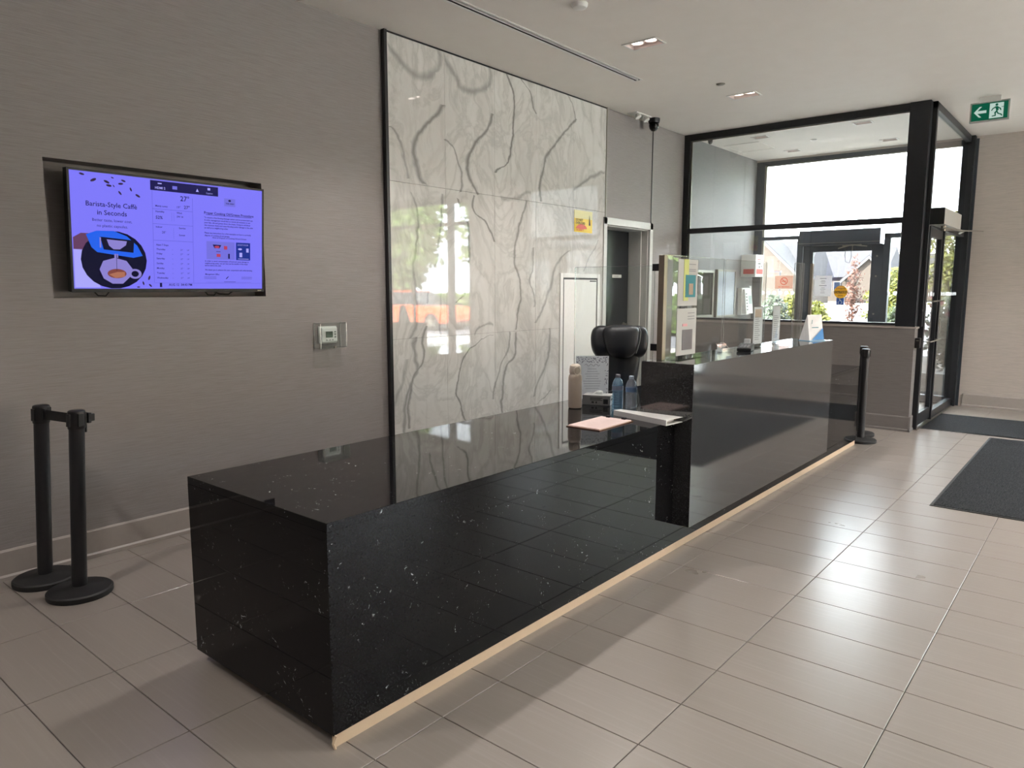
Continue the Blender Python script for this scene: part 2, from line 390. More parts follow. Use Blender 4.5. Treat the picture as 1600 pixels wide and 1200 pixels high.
wb = boxes([(9.45, 9.62, -3.35, -.36, 0, CEIL+.3), (9.45, 9.62, -8.1, -3.35, 3.27, CEIL+.3), (9.45, 9.62, -8.1, -7.7, 0, 3.27), (9.45, 9.62, -7.7, -3.35, 0, .1),
            (9.45, 9.62, -.36, 2.42, 3.325, CEIL+.3)])
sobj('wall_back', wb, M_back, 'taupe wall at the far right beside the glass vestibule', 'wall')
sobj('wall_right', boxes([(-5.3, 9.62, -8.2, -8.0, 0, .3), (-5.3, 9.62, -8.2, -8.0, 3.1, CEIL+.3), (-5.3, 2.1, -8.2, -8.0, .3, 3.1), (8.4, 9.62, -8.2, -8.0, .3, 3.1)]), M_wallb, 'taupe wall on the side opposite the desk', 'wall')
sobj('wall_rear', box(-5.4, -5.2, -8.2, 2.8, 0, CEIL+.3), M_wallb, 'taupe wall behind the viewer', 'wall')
# ceiling with real openings
holes = [(.9, 4.66, 1.618, 1.688)]
DL = [(1.89, 1.12), (3.83, 1.12), (5.77, 1.12), (1.89, -1.9), (3.83, -1.9), (5.77, -1.9), (7.71, -1.9), (-.05, -1.9), (-2.5, -4.9), (-2.8, -1.9), (-1.6, 1.12), (4.0, -4.9), (7, -4.9)]  # most fittings outside the picture are added to brighten the lobby
VL = [(7.8, 1.74), (8.96, 1.74), (7.76, .55), (8.98, .55)]
for x, y in DL: holes.append((x-.075, x+.075, y-.13, y+.13))
for x, y in VL: holes.append((x-.06, x+.06, y-.085, y+.085))
xs = sorted({-5.3, 9.62} | {h[0] for h in holes} | {h[1] for h in holes}); ys = sorted({-8.1, 2.6} | {h[2] for h in holes} | {h[3] for h in holes})
bm = bmesh.new(); vg = {}
def gv(x, y):
    if (x, y) not in vg: vg[(x, y)] = bm.verts.new((x, y, CEIL))
    return vg[(x, y)]
for a, b in zip(xs, xs[1:]):
    for c, d in zip(ys, ys[1:]):
        mx, my = (a+b)/2, (c+d)/2
        if any(h[0] < mx < h[1] and h[2] < my < h[3] for h in holes): continue
        bm.faces.new((gv(a, c), gv(a, d), gv(b, d), gv(b, c)))
B(bm, -5.4, 9.62, -8.2, 2.8, CEIL+.25, CEIL+.4)
sobj('ceiling', bm, M_ceil, 'smooth off-white plaster ceiling over lobby and vestibule', 'ceiling')

# baseboards
def base_prof(y): return [(y, 0), (y, .16), (y-.006, .16), (y-.012, .15), (y-.012, .03), (y-.02, .02), (y-.02, 0)]
bm = bmesh.new(); prism(bm, base_prof(YW), 'x', -5.2, 2.33); sobj('baseboard_left', bm, M_trimw, 'taupe baseboard along the wall behind the two stanchions', 'baseboard', norm=True)
bm = bmesh.new(); prism(bm, [(9.45-(YW-a), b) if False else (9.45+(a-YW), b) for a, b in base_prof(YW)], 'y', -3.35, -.40); sobj('baseboard_back', bm, M_trimw, 'taupe baseboard at the foot of the far right wall', 'baseboard', norm=True)

# half wall of the vestibule
HW0, HW1, HWZ = 7.1, 7.25, 1.1
hw = struct('wall_vestibule', 'taupe half-height wall under the vestibule glass behind the desk', 'half wall', (7.1, 1, 0))
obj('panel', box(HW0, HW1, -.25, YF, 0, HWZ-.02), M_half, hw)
obj('cap', box(HW0-.006, HW1+.006, -.262, YF, HWZ-.02, HWZ), M_trimw, hw, bevel=.003)
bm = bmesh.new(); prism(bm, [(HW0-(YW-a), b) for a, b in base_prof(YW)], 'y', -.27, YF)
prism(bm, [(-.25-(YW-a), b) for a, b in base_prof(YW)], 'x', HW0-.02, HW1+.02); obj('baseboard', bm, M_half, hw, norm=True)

# black vertical trim at marble edge, steel trims
sobj('trim_1', box(2.335, 2.362, 2.395, 2.43, 0, CEIL), M_blackm, 'thin black vertical trim at the left edge of the marble wall', 'trim')
sobj('trim_2', box(5.328, 5.338, 2.398, 2.42, 0, CEIL), M_edge, 'slim metal trim at the right edge of the marble wall', 'trim')
sobj('trim_3', box(6.326, 6.334, 2.412, 2.42, 2.24, CEIL), M_blackm, 'thin dark line on the wall above the door jamb', 'trim')
sobj('trim_4', box(2.362, 5.33, 2.406, 2.42, CEIL-.012, CEIL), M_blackm, 'thin dark shadow gap along the top of the marble wall', 'trim')

# marble feature wall: 5 x 3 large slabs
fwall = struct('feature_wall', 'glossy white and grey veined marble slab wall behind the desk', 'marble wall', (3.85, 2.42, 0))
gx = [2.362, 2.958, 3.559, 4.145, 4.742, 5.329]; gz = [0, 1.10, 2.288, CEIL-.012]
for a, b in zip(gx, gx[1:]):
    for c, d in zip(gz, gz[1:]):
        obj('marble_slab', box(a+.0008, b-.0008, 2.406, 2.419, c+.0008, d-.0008), M_marb, fwall, bevel=.0012, seg=1)

# recessed door (dark leaf) in the left wall
d3 = struct('door_1', 'dark recessed door with pale metal frame behind the office chair', 'door', (5.83, 2.44, 0))
M_frame = plain('pale_grey_metal', rgb(196, 196, 192), .4)
M_leaf = plain('charcoal_door_leaf', rgb(44, 48, 52), .28)
obj('casing', boxes([(5.30, 5.365, 2.395, 2.425, 0, 2.24), (6.285, 6.35, 2.395, 2.425, 0, 2.24), (5.30, 6.35, 2.395, 2.425, 2.165, 2.24)]), M_frame, d3, bevel=.003)
obj('jamb', boxes([(5.36, 5.375, 2.425, 2.79, 0, 2.165), (6.275, 6.29, 2.425, 2.79, 0, 2.165), (5.36, 6.29, 2.425, 2.79, 2.15, 2.165),
                   (6.255, 6.275, 2.50, 2.66, 0, 2.15), (5.375, 5.395, 2.50, 2.66, 0, 2.15)]), M_frame, d3, bevel=.002)
lf = obj('leaf', box(5.40, 6.252, 2.662, 2.70, .01, 2.148), M_leaf, d3, bevel=.002)
bm = bmesh.new(); lathe(bm, [(.026, 0), (.026, .008), (.012, .012), (.012, .05)], 16, Matrix.Translation((6.17, 2.662, 1.07)) @ Matrix.Rotation(PI/2, 4, 'X'))
tube(bm, [(6.17, 2.615, 1.07), (6.11, 2.612, 1.07), (6.05, 2.612, 1.068)], .009); obj('handle', bm, M_edge, lf, smooth='auto')
bm = box(5.90, 6.10, 2.658, 2.6615, 1.615, 1.65); obj('door_plate', bm, M_whitep, lf)
bm = bmesh.new(); text(bm, 'STAFF', .024, (5.925, 2.657, 1.625), X, Z) if False else tube(bm, [(5.92, 2.657, 1.632), (6.03, 2.657, 1.632)], .003, 4); obj('plate_mark', bm, M_black, lf)

# access hatch in the marble
ah = struct('door_2', 'white flush access door set low in the marble wall', 'access door', (4.88, 2.40, 0))
obj('frame', boxes([(4.53, 4.575, 2.394, 2.406, .06, 1.64), (5.19, 5.238, 2.394, 2.406, .06, 1.64), (4.575, 5.19, 2.394, 2.406, 1.598, 1.64)]), M_white, ah, bevel=.002)
obj('gasket', boxes([(4.575, 4.592, 2.400, 2.4055, .06, 1.598), (5.173, 5.19, 2.400, 2.4055, .06, 1.598), (4.592, 5.173, 2.400, 2.4055, 1.58, 1.598)]), M_blackm, ah)
obj('panel', box(4.592, 5.173, 2.397, 2.4058, .07, 1.58), M_white, ah)
obj('latch', box(5.05, 5.16, 2.392, 2.397, 1.56, 1.572), M_blackm, ah)

# ------------------------------------------------------------ vestibule partition (front glass, above half wall)
p1 = struct('window_1', 'tall black-framed glass partition standing on the half wall', 'window', (7.16, 1, 1.1))
obj('left_post', box(7.12, 7.2, 2.345, YF, 1.1, CEIL), M_alu, p1, bevel=.003)
obj('top_rail', box(7.12, 7.2, -.06, 2.345, 3.275, CEIL), M_alu, p1, bevel=.003)
obj('mid_rail', box(7.12, 7.2, -.06, 2.345, 2.165, 2.225), M_alu, p1, bevel=.003)
obj('bottom_rail', box(7.12, 7.2, -.06, 2.345, 1.1, 1.135), M_alu, p1, bevel=.003)
obj('sill_line', box(7.112, 7.12, -.25, 2.36, 1.1, 1.112), M_edge, p1)
obj('corner_post', box(7.1, 7.2, -.25, -.06, 1.1, CEIL), M_alu, p1, bevel=.004)
obj('pane', box(7.158, 7.166, -.06, 2.345, 2.225, 3.275), M_glass, p1)
obj('pane', box(7.158, 7.166, -.06, 2.345, 1.135, 2.165), M_glass, p1)
bd = [(7.150, 7.158, 2.325, 2.345, 1.135, 2.165), (7.150, 7.158, 2.325, 2.345, 2.225, 3.275), (7.150, 7.158, -.06, 2.325, 3.262, 3.275), (7.15, 7.158, -.06, -.045, 1.135, 2.165)]
obj('glazing_bead', boxes(bd), M_edge, p1)
# side partition with automatic door
p2 = struct('door_3', 'black-framed glass side door of the vestibule with automatic operator', 'door', (8.3, -.28, 0))
obj('top_rail', box(7.2, 9.35, -.29, -.23, 3.275, CEIL), M_alu, p2, bevel=.003)
obj('header', box(7.25, 9.35, -.29, -.23, 2.13, 2.21), M_alu, p2, bevel=.003)
obj('hinge_post', box(7.25, 7.31, -.30, -.22, 0, 2.13), M_alu, p2, bevel=.003)
obj('hinge_post', box(7.2, 7.26, -.29, -.23, 1.1, CEIL), M_alu, p2, bevel=.003)
obj('end_post', box(9.35, 9.45, -.33, -.20, 0, CEIL), M_alu, p2, bevel=.003)
obj('transom_pane', box(7.26, 9.35, -.264, -.256, 2.21, 3.275), M_glass, p2)
obj('mullion', box(8.02, 8.07, -.30, -.22, 0, 2.13), M_alu, p2, bevel=.003)
lf = obj('leaf_stile', boxes([(7.32, 7.40, -.285, -.24, .03, 2.12), (7.96, 8.015, -.285, -.24, .03, 2.12), (7.40, 7.96, -.285, -.24, 2.03, 2.12), (7.40, 7.96, -.285, -.24, .03, .16)]), M_alu, p2, bevel=.002)
obj('pane', box(7.40, 7.96, -.266, -.258, .16, 2.03), M_glass, lf)
bm = bmesh.new()
for z in (.93, 1.36): tube(bm, [(7.42, -.34, z), (8.02, -.34, z)], .008)
for z in (.93, 1.36):
    for x in (7.46, 8.0): tube(bm, [(x, -.266, z), (x, -.34, z)], .006)
obj('pull_bar', bm, M_edge, lf)
obj('lock_plate', box(7.985, 8.02, -.327, -.320, 1.0, 1.16), M_edge, lf)
obj('pane', box(8.12, 9.35, -.264, -.256, .1, 2.13), M_glass, p2)
obj('threshold', box(7.25, 9.33, -.31, -.21, 0, .012), M_edge, p2)
obj('bottom_rail', box(8.12, 9.35, -.29, -.23, 0.0, .1), M_alu, p2)
bm = bmesh.new()
for i in range(20):
    x = 7.47+i*.093
    if 7.93 < x < 8.15: continue
    disc(bm, (x, -.2675, 1.43), X, Z, .022, 12)
o = obj('dot_marking', bm, M_frost, p2)
op = obj('operator_box', box(7.22, 8.2, -.42, -.29, 2.14, 2.305), plain('silver_operator', rgb(186, 184, 178), .35, .3), p2, bevel=.004)
bm = bmesh.new(); tube(bm, [(7.42, -.37, 2.12), (7.9, -.50, 2.105), (8.15, -.42, 2.10)], .011, 6); tube(bm, [(7.5, -.37, 2.10), (8.3, -.62, 2.12)], .008, 6); lathe(bm, [(.025, 2.09), (.025, 2.14)], 12, Matrix.Translation((7.5, -.37, 0)))
obj('operator_arm', bm, M_edge, op)
obj('end_cap', box(7.214, 7.22, -.42, -.29, 2.14, 2.305), M_black, op)
# card reader on half wall end
cr = thing('card_reader', 'small black card reader on the end of the half wall', 'card reader', (7.14, -.27, .93))
obj('housing', box(7.12, 7.20, -.30, -.251, .88, .985), M_black, cr, bevel=.006)
obj('indicator', box(7.116, 7.1205, -.29, -.265, .955, .962), M_edge, cr)

# ------------------------------------------------------------ street facade with exterior door
FX = 9.5
fa = struct('window_2', 'street facade glazing of the vestibule with dark frames', 'window', (FX, 1.2, 0))
R = lambda n, *a: obj(n, box(*a), M_alu_haze, fa, bevel=.003)
R('left_post', FX-.05, FX+.05, 2.30, YF, 0, 3.325); R('top_rail', FX-.05, FX+.05, -.3, 2.30, 3.265, 3.325)
R('transom_rail', FX-.05, FX+.05, 1.75, 2.30, 2.195, 2.245); R('transom_rail', FX-.05, FX+.05, -.3, .64, 2.165, 2.225)
R('mullion', FX-.05, FX+.05, .56, .64, 0, 2.2); R('mullion', FX-.05, FX+.05, 1.70, 1.78, 0, 2.2)
R('right_post', FX-.05, FX+.05, -.36, -.28, 0, 3.325); R('bottom_rail', FX-.05, FX+.05, 1.78, 2.30, 0, .1); R('bottom_rail', FX-.05, FX+.05, -.28, .56, 0, .1)
for a in ((1.78, 2.30, .1, 2.195), (-.28, .56, .1, 2.165), (-.28, 2.30, 2.245, 3.265)):
    obj('pane', box(FX-.004, FX+.004, *a), M_glass, fa)
obj('glazing_bead', boxes([(FX-.045, FX-.02, 2.27, 2.30, .1, 2.2), (FX-.045, FX-.02, 2.27, 2.30, 2.245, 3.265), (FX-.045, FX-.02, -.28, 2.27, 3.25, 3.265)]), M_edge, fa)
bm = bmesh.new()
for a, b in ((1.80, 2.28), (-.26, .54)):
    n_ = int((b-a)/.088)
    for i in range(n_+1): disc(bm, (FX-.006, a+.03+i*.088, 1.43), Y, Z, .026, 12)
obj('dot_marking', bm, M_frost, fa)
ed = struct('door_4', 'dark-framed exterior glass door with posted notices', 'door', (FX, 1.2, 0))
obj('header_box', box(FX-.10, FX+.06, .68, 1.745, 2.09, 2.30), M_alu_haze, ed, bevel=.004)
obj('header_line', box(FX-.106, FX-.10, .68, 1.745, 2.12, 2.127), M_edge, ed)
lf = obj('leaf_frame', boxes([(FX-.03, FX+.03, .645, .79, .03, 2.09), (FX-.03, FX+.03, 1.56, 1.695, .03, 2.09), (FX-.03, FX+.03, .79, 1.56, 2.005, 2.09), (FX-.03, FX+.03, .79, 1.56, .03, .2)]), M_alu_haze, ed, bevel=.003)
obj('pane', box(FX-.004, FX+.004, .79, 1.56, .2, 2.005), M_glass, lf)
bm = bmesh.new(); tube(bm, [(9.38, .83, 2.06), (9.36, 1.02, 2.085), (9.38, 1.20, 2.04)], .008, 6); tube(bm, [(9.38, .90, 2.085), (9.40, 1.15, 2.075)], .008, 6); tube(bm, [(9.40, 1.02, 2.085), (9.40, 1.02, 2.0)], .006, 6)
obj('closer_arm', bm, M_edge, ed)
bm = bmesh.new(); tube(bm, [(9.40, 1.10, 2.06), (9.405, 1.115, 1.95), (9.405, 1.10, 1.86), (9.405, 1.05, 1.84), (9.405, 1.03, 1.92), (9.40, 1.035, 2.06)], .0035, 6); obj('cable', bm, M_blackm, ed)
bm = bmesh.new()
for z in (1.93, 1.66, 1.15): lathe(bm, [(.012, 0), (.012, .006)], 12, Matrix.Translation((FX-.03, .72, z)) @ Matrix.Rotation(-PI/2, 4, 'Y'))
obj('screw_cap', bm, M_edge, ed)
# notices on glass (faces towards -X; text reads left to right along -Y)
NY = (0, -1, 0)
ns = thing('notice_sheet', 'white printed notice taped to the exterior door glass', 'notice', (FX-.006, 1.41, 1.53))
obj('sheet', box(FX-.008, FX-.0055, 1.29, 1.525, 1.385, 1.672), backlit('notice_paper', rgb(238, 238, 240), .12), ns)
bm = bmesh.new()
for i, (z, wd) in enumerate(((1.63, .09), (1.60, .05), (1.585, .07), (1.565, .05), (1.53, .10), (1.50, .05), (1.48, .07), (1.455, .05), (1.43, .06))):
    quad(bm, (FX-.0085, 1.407+wd/2, z), NY, Z, wd, .005 if i not in (0, 4) else .008)
obj('printed_line', bm, plain('grey_ink', rgb(120, 122, 126), .7), ns)
cs = thing('caution_sticker', 'round yellow caution sticker on the exterior door glass', 'sticker', (FX-.006, 1.165, 1.44))
bm = bmesh.new(); lathe(bm, [(.088, 0), (.088, .002)], 32, Matrix.Translation((FX-.0055, 1.165, 1.445)) @ Matrix.Rotation(-PI/2, 4, 'Y')); obj('disc', bm, plain('caution_yellow', rgb(240, 178, 20), .5), cs)
bm = bmesh.new(); quad(bm, (FX-.0082, 1.25, 1.425), NY, Z, .17, .036); text(bm, 'AUTOMATIC', .022, (FX-.0083, 1.165, 1.482), NY, Z, 'CENTER', .0004); text(bm, 'DOOR', .022, (FX-.0083, 1.165, 1.388), NY, Z, 'CENTER', .0004); obj('black_print', bm, M_black, cs)
bm = bmesh.new(); text(bm, 'CAUTION', .034, (FX-.0086, 1.165, 1.431), NY, Z, 'CENTER', .0008); obj('yellow_print', bm, _plain['caution_yellow'], cs)
ws = thing('accessibility_sticker', 'blue wheelchair symbol sticker below the yellow caution disc', 'sticker', (FX-.006, 1.17, 1.31))
obj('sticker', box(FX-.0075, FX-.0055, 1.115, 1.215, 1.262, 1.362), plain('access_blue', rgb(28, 78, 160), .5), ws)
bm = bmesh.new(); o_ = (FX-.008, 1.165, 1.312)
disc(bm, (FX-.008, 1.172, 1.347), NY, Z, .007, 12); disc(bm, (FX-.008, 1.168, 1.294), NY, Z, .026, 20, .020, 1.9, 6.6)
poly(bm, [(-.010, .028), (-.004, .028), (-.002, .006), (.014, .006), (.024, -.018), (.032, -.016), (.030, -.011), (.026, -.012), (.018, .011), (-.001, .012), (-.009, .012)], o_, NY, Z)
obj('wheelchair_symbol', bm, M_white, ws)
sm = thing('no_smoking_notice', 'pale pink no smoking notice on the left facade pane', 'notice', (FX-.006, 1.93, 1.58))
obj('sheet', box(FX-.0075, FX-.0055, 1.83, 2.09, 1.49, 1.678), backlit('pink_paper', rgb(226, 196, 180), .3), sm)
bm = bmesh.new(); disc(bm, (FX-.008, 1.96, 1.60), NY, Z, .055, 24, .044); quad(bm, (FX-.008, 1.995, 1.63), (0, -.707, -.707), (0, -.707, .707), .10, .010)
poly(bm, [(-.035, -.006), (.03, -.006), (.03, .004), (-.035, .004)], (FX-.008, 1.96, 1.60), NY, Z); text(bm, 'NO SMOKING', .026, (FX-.008, 1.96, 1.508), NY, Z, 'CENTER', .0005)
obj('red_print', bm, plain('red_ink', rgb(226, 96, 76), .6), sm)
# lobby windows further right (seen mirrored in the marble)
lw = struct('window_3', 'wide lobby street window mirrored in the marble', 'window', (FX, -5.5, 0))
for y0, y1 in ((-3.42, -3.35), (-4.03, -3.9), (-5.95, -5.85), (-7.7, -7.6)): obj('mullion', box(FX-.05, FX+.05, y0, y1, .1, 3.27), M_alu, lw)
obj('top_rail', box(FX-.05, FX+.05, -7.6, -3.42, 3.2, 3.27), M_alu, lw); obj('transom_rail', box(FX-.05, FX+.05, -7.6, -3.42, 2.76, 2.82), M_alu, lw); obj('bottom_rail', box(FX-.05, FX+.05, -7.6, -3.42, .1, .17), M_alu, lw)
for a, b in ((-3.9, -3.42), (-5.85, -4.03), (-7.6, -5.95)):
    obj('pane', box(FX-.004, FX+.004, a, b, 2.82, 3.2), M_glass, lw); obj('pane', box(FX-.004, FX+.004, a, b, .17, 2.76), M_glass, lw)

w4 = struct('fill_window', 'long unseen window wall added opposite the desk to light the lobby', 'window', (5.2, -8.1, 0))  # unseen glazing added to bring more daylight into the lobby
for i in range(3, 7): obj('mullion', box(-4.2+i*2.1-.03, -4.2+i*2.1+.03, -8.15, -8.05, .3, 3.1), M_alu, w4)
obj('rail', boxes([(2.1, 8.4, -8.15, -8.05, 3.04, 3.1), (2.1, 8.4, -8.15, -8.05, .3, .36), (2.1, 8.4, -8.14, -8.06, 2.3, 2.35)]), M_alu, w4)
for i in range(3, 6): obj('pane', box(-4.17+i*2.1, -2.13+i*2.1, -8.104, -8.096, .36, 3.04), M_glass, w4)

# ------------------------------------------------------------ reception desk
dk = thing('reception_desk', 'long glossy black stone reception desk in the middle of the lobby', 'desk', (3.05, .45, 0))
XE, DY, ZT, ZB = 6.09, .90, .76, .044
obj('countertop', box(0, XE, 0, DY, ZT-.03, ZT), M_gran, dk, bevel=.0015, seg=1)
obj('front_panel', box(.03, XE-.03, 0, .03, ZB, ZT-.03), M_gran, dk)
obj('end_panel', box(0, .03, 0, DY, ZB, ZT-.03), M_gran, dk)
obj('end_panel', box(XE-.03, XE, 0, DY, ZB, ZT-.03), M_gran, dk)
bm = bmesh.new(); prism(bm, [(-.106, .168), (0, .168), (0, ZT+.0005), (.218, ZT+.0005), (.218, 1.082), (-.106, 1.082)], 'x', 2.32, 4.81)
obj('raised_counter', bm, M_quartz, dk, bevel=.0015, seg=1, norm=True)
obj('kick_strip', box(.004, XE-.02, .002, .014, 0, ZB), M_strip, dk, label='beige strip along the foot of the desk front')
obj('plinth', boxes([(.16, XE-.1, .014, .80, 0, ZB)]), M_blackm, dk)
for a in ((.03, 2.5, .86, .88, ZB, ZT-.03), (2.5, 2.52, .03, .88, ZB, ZT-.03), (4.9, 4.92, .03, .88, ZB, ZT-.03)): obj('inner_panel', box(*a), M_blackm, dk)
bm = bmesh.new(); tube(bm, [(.002, -.004, 0.0), (-.004, -.002, .02), (.006, -.004, .045)], .005, 5); obj('chipped_corner', bm, M_strip, dk)

# ------------------------------------------------------------ acrylic guards on the counter
def guard(name, label, x0, x1, y0, y1, z0, z1):
    g = thing(name, label, 'screen', ((x0+x1)/2, (y0+y1)/2, z0))
    obj('sheet', box(x0, x1, y0, y1, z0, z1), M_acry, g)
    e = .0025; L = [(x0, x1, y0, y1, z1, z1+e)]
    if x1-x0 > y1-y0: L += [(x0-e, x0, y0, y1, z0, z1), (x1, x1+e, y0, y1, z0, z1)]
    else: L += [(x0, x1, y0-e, y0, z0, z1), (x0, x1, y1, y1+e, z0, z1)]
    obj('edge', boxes(L), M_acre, g); return g
guard('acrylic_screen', 'clear acrylic screen crossing the low counter at the raised end', 2.452, 2.457, .222, .775, ZT, 1.62)
guard('acrylic_screen', 'clear acrylic screen on the raised counter nearest the metal post', 2.47, 3.27, .160, .165, 1.082, 1.68)
guard('acrylic_screen', 'clear acrylic screen on the raised counter behind the payment terminal', 3.30, 4.02, .160, .165, 1.082, 1.68)
guard('acrylic_screen', 'clear acrylic screen on the raised counter by the far post', 4.50, 4.72, .120, .125, 1.082, 1.69)
gp = thing('screen_post', 'square brushed metal post at the near end of the raised counter', 'post', (2.43, .155, 1.082))
M_bronze = plain('brushed_bronze', rgb(140, 130, 115), .35, .6)
obj('post', box(2.41, 2.45, .137, .173, 1.082, 1.678), M_bronze, gp, bevel=.002)
for z in (1.61, 1.155): obj('bracket', box(2.412, 2.44, .173, .215, z-.02, z+.02), M_black, gp, bevel=.002)
gp = thing('screen_post', 'thin bronze metal post at the far end of the raised counter', 'post', (4.75, .08, 1.082))
obj('post', box(4.735, 4.765, .06, .08, 1.082, 1.69), M_bronze, gp, bevel=.002)
# tall poster holder beside post
ph = thing('poster_holder', 'tall clear acrylic holder with two printed sheets on the raised counter', 'poster holder', (2.66, .12, 1.082))
obj('holder', boxes([(2.47, 2.80, .113, .115, 1.084, 1.665)]), M_acry, ph)
obj('holder_base', box(2.47, 2.80, .06, .14, 1.0822, 1.086), M_acry, ph)
M_vinyl = glass_mat('clear_film', (.86, .86, .86, 1), 1.45, .10, .3)
P_pap = plain('paper', rgb(240, 240, 240), .7)
k = N('translucent_print'); tr = k.n('ShaderNodeBsdfTransparent'); mx = k.n('ShaderNodeMixShader'); mx.inputs[0].default_value = .62
k.set(rgb(215, 216, 214), .6); k.l(tr.outputs[0], mx.inputs[1]); k.l(k.b.outputs[0], mx.inputs[2]); k.l(mx.outputs[0], k.out.inputs[0]); M_tpap = k.m
for nm, z0, z1 in (('sheet', 1.39, 1.66), ('sheet', 1.10, 1.375)): obj(nm, box(2.53, 2.78, .111, .1125, z0, z1), M_tpap, ph)
obj('green_band', box(2.60, 2.66, .109, .1108, 1.42, 1.66), plain('lime_print', rgb(204, 212, 128), .6), ph)
obj('teal_panel', box(2.62, 2.75, .1075, .1095, 1.44, 1.57), plain('teal_print', rgb(42, 130, 142), .6), ph)
obj('picture', box(2.66, 2.715, .106, .1075, 1.455, 1.52), plain('tan_print', rgb(170, 150, 130), .6), ph)
obj('dark_picture', box(2.60, 2.73, .109, .1108, 1.13, 1.25), plain('grey_print', rgb(110, 108, 112), .6), ph)
obj('pink_print', box(2.60, 2.66, .1085, .1108, 1.27, 1.285), plain('pink_print', rgb(226, 170, 176), .6), ph)
bm = bmesh.new()
for z in (1.63, 1.60, 1.59, 1.345, 1.325, 1.31): quad(bm, (2.66, .1085, z), X, Z, .09, .004)
obj('printed_line', bm, _plain['grey_ink'], ph)
# small acrylic stands
def sign_stand(label, x, y, h, w_, top, rz):
    s = thing('sign_stand', label, 'sign holder', (0, 0, 0))
    obj('holder', boxes([(-w_/2, w_/2, -.004, -.001, .003, h), (-w_/2, w_/2, .004, .007, .003, h), (-w_/2, w_/2, -.035, .035, 0, .003)]), M_acry, s)
    obj('sheet', box(-w_/2+.004, w_/2-.004, .0, .0015, .02, h-.005), plain('pale_sheet', rgb(205, 207, 212), .6), s)
    if top: obj('header_print', box(-w_/2+.02, w_/2-.03, -.0012, 0, h*.72, h-.02), _plain['tan_print'], s)
    bm = bmesh.new()
    for i in range(12): quad(bm, (-w_/2+.02, -.0014, .05+i*h*.05), X, Z, (w_-.05)*random.uniform(.6, 1), .004)
    obj('printed_line', bm, _plain['grey_ink'], s)
    s.location = (x, y, 1.0821); s.rotation_euler = (0, 0, rz); return s
sign_stand('clear sign holder with a tan-headed sheet, nearer of the two on the counter', 3.755, .105, .285, .155, True, -.04)
sign_stand('clear sign holder with a plain grey sheet, farther of the two on the counter', 4.11, .105, .285, .165, False, .03)
# blue and white tent card
tc = thing('tent_card', 'white and blue slanted promotional card at the far counter end', 'card', (0, 0, 0))
bm = bmesh.new(); prism(bm, [(-.05, .004), (.055, .004), (.058, .006), (-.013, .205), (-.016, .203), (-.046, .007)], 'x', -.075, .075); obj('card', bm, P_pap, tc, norm=True)
n0 = Vector((0, -.196, .0)).normalized()
fo = Vector((-.075, -.0525, .004)); fu = Vector((0, .032, .196)).normalized()
bm = bmesh.new(); poly(bm, [(.02, .004), (.148, .004), (.148, .10)], fo-Vector((0, .002, 0)), X, fu); obj('blue_corner', bm, plain('bright_blue', rgb(40, 130, 200), .5), tc)
bm = bmesh.new(); poly(bm, [(.03, .13), (.037, .135), (.043, .165), (.036, .16)], fo-Vector((0, .002, 0)), X, fu); quad(bm, fo+fu*.10+Vector((.03, -.002, 0)), X, fu, .07, .006); obj('logo', bm, _plain['teal_print'], tc)
obj('base', box(-.08, .08, -.06, .06, 0, .004), plain('pale_blue_base', rgb(120, 180, 215), .4), tc)
tc.location = (4.63, .005, 1.082); tc.rotation_euler = (0, 0, -.45)
# card holder, terminal
ch = thing('card_holder', 'empty clear acrylic business card holder beside the terminal', 'card holder', (0, 0, 0))
obj('tray', boxes([(-.05, .05, -.02, .02, 0, .003), (-.05, .05, .018, .021, .003, .05), (-.05, .05, -.021, -.018, .003, .025)]), M_acre, ch)
bm = bmesh.new(); tube(bm, [(-.05, -.02, .003), (-.04, .035, .055), (.05, .035, .055), (.05, -.02, .003)], .0025, 6); obj('rim', bm, M_acre, ch)
ch.location = (3.18, .10, 1.082); ch.rotation_euler = (0, 0, -.2)
pt = thing('card_terminal', 'black payment terminal lying flat on the raised counter', 'payment terminal', (0, 0, 0))
bm = bmesh.new(); prism(bm, [(-.085, .002), (.085, .002), (.085, .045), (.03, .042), (-.085, .022)], 'y', -.045, .045); obj('body', bm, M_black, pt, bevel=.004, norm=True)
bm = bmesh.new()
for i in range(4):
    for j in range(3): B(bm, -.07+i*.02, -.057+i*.02, -.03+j*.021, -.014+j*.021, .027+.0035*i, .032+.0035*i)
obj('key', bm, plain('key_grey', rgb(170, 172, 176), .5), pt)
obj('display', box(.03, .075, -.03, .03, .0435, .046), plain('display_grey', rgb(150, 160, 160), .2), pt)
obj('printer_cap', box(.06, .084, -.02, .02, .045, .075), plain('light_grey_plastic', rgb(190, 192, 194), .4), pt, bevel=.004)
pt.location = (3.36, .03, 1.082); pt.rotation_euler = (0, 0, .25)

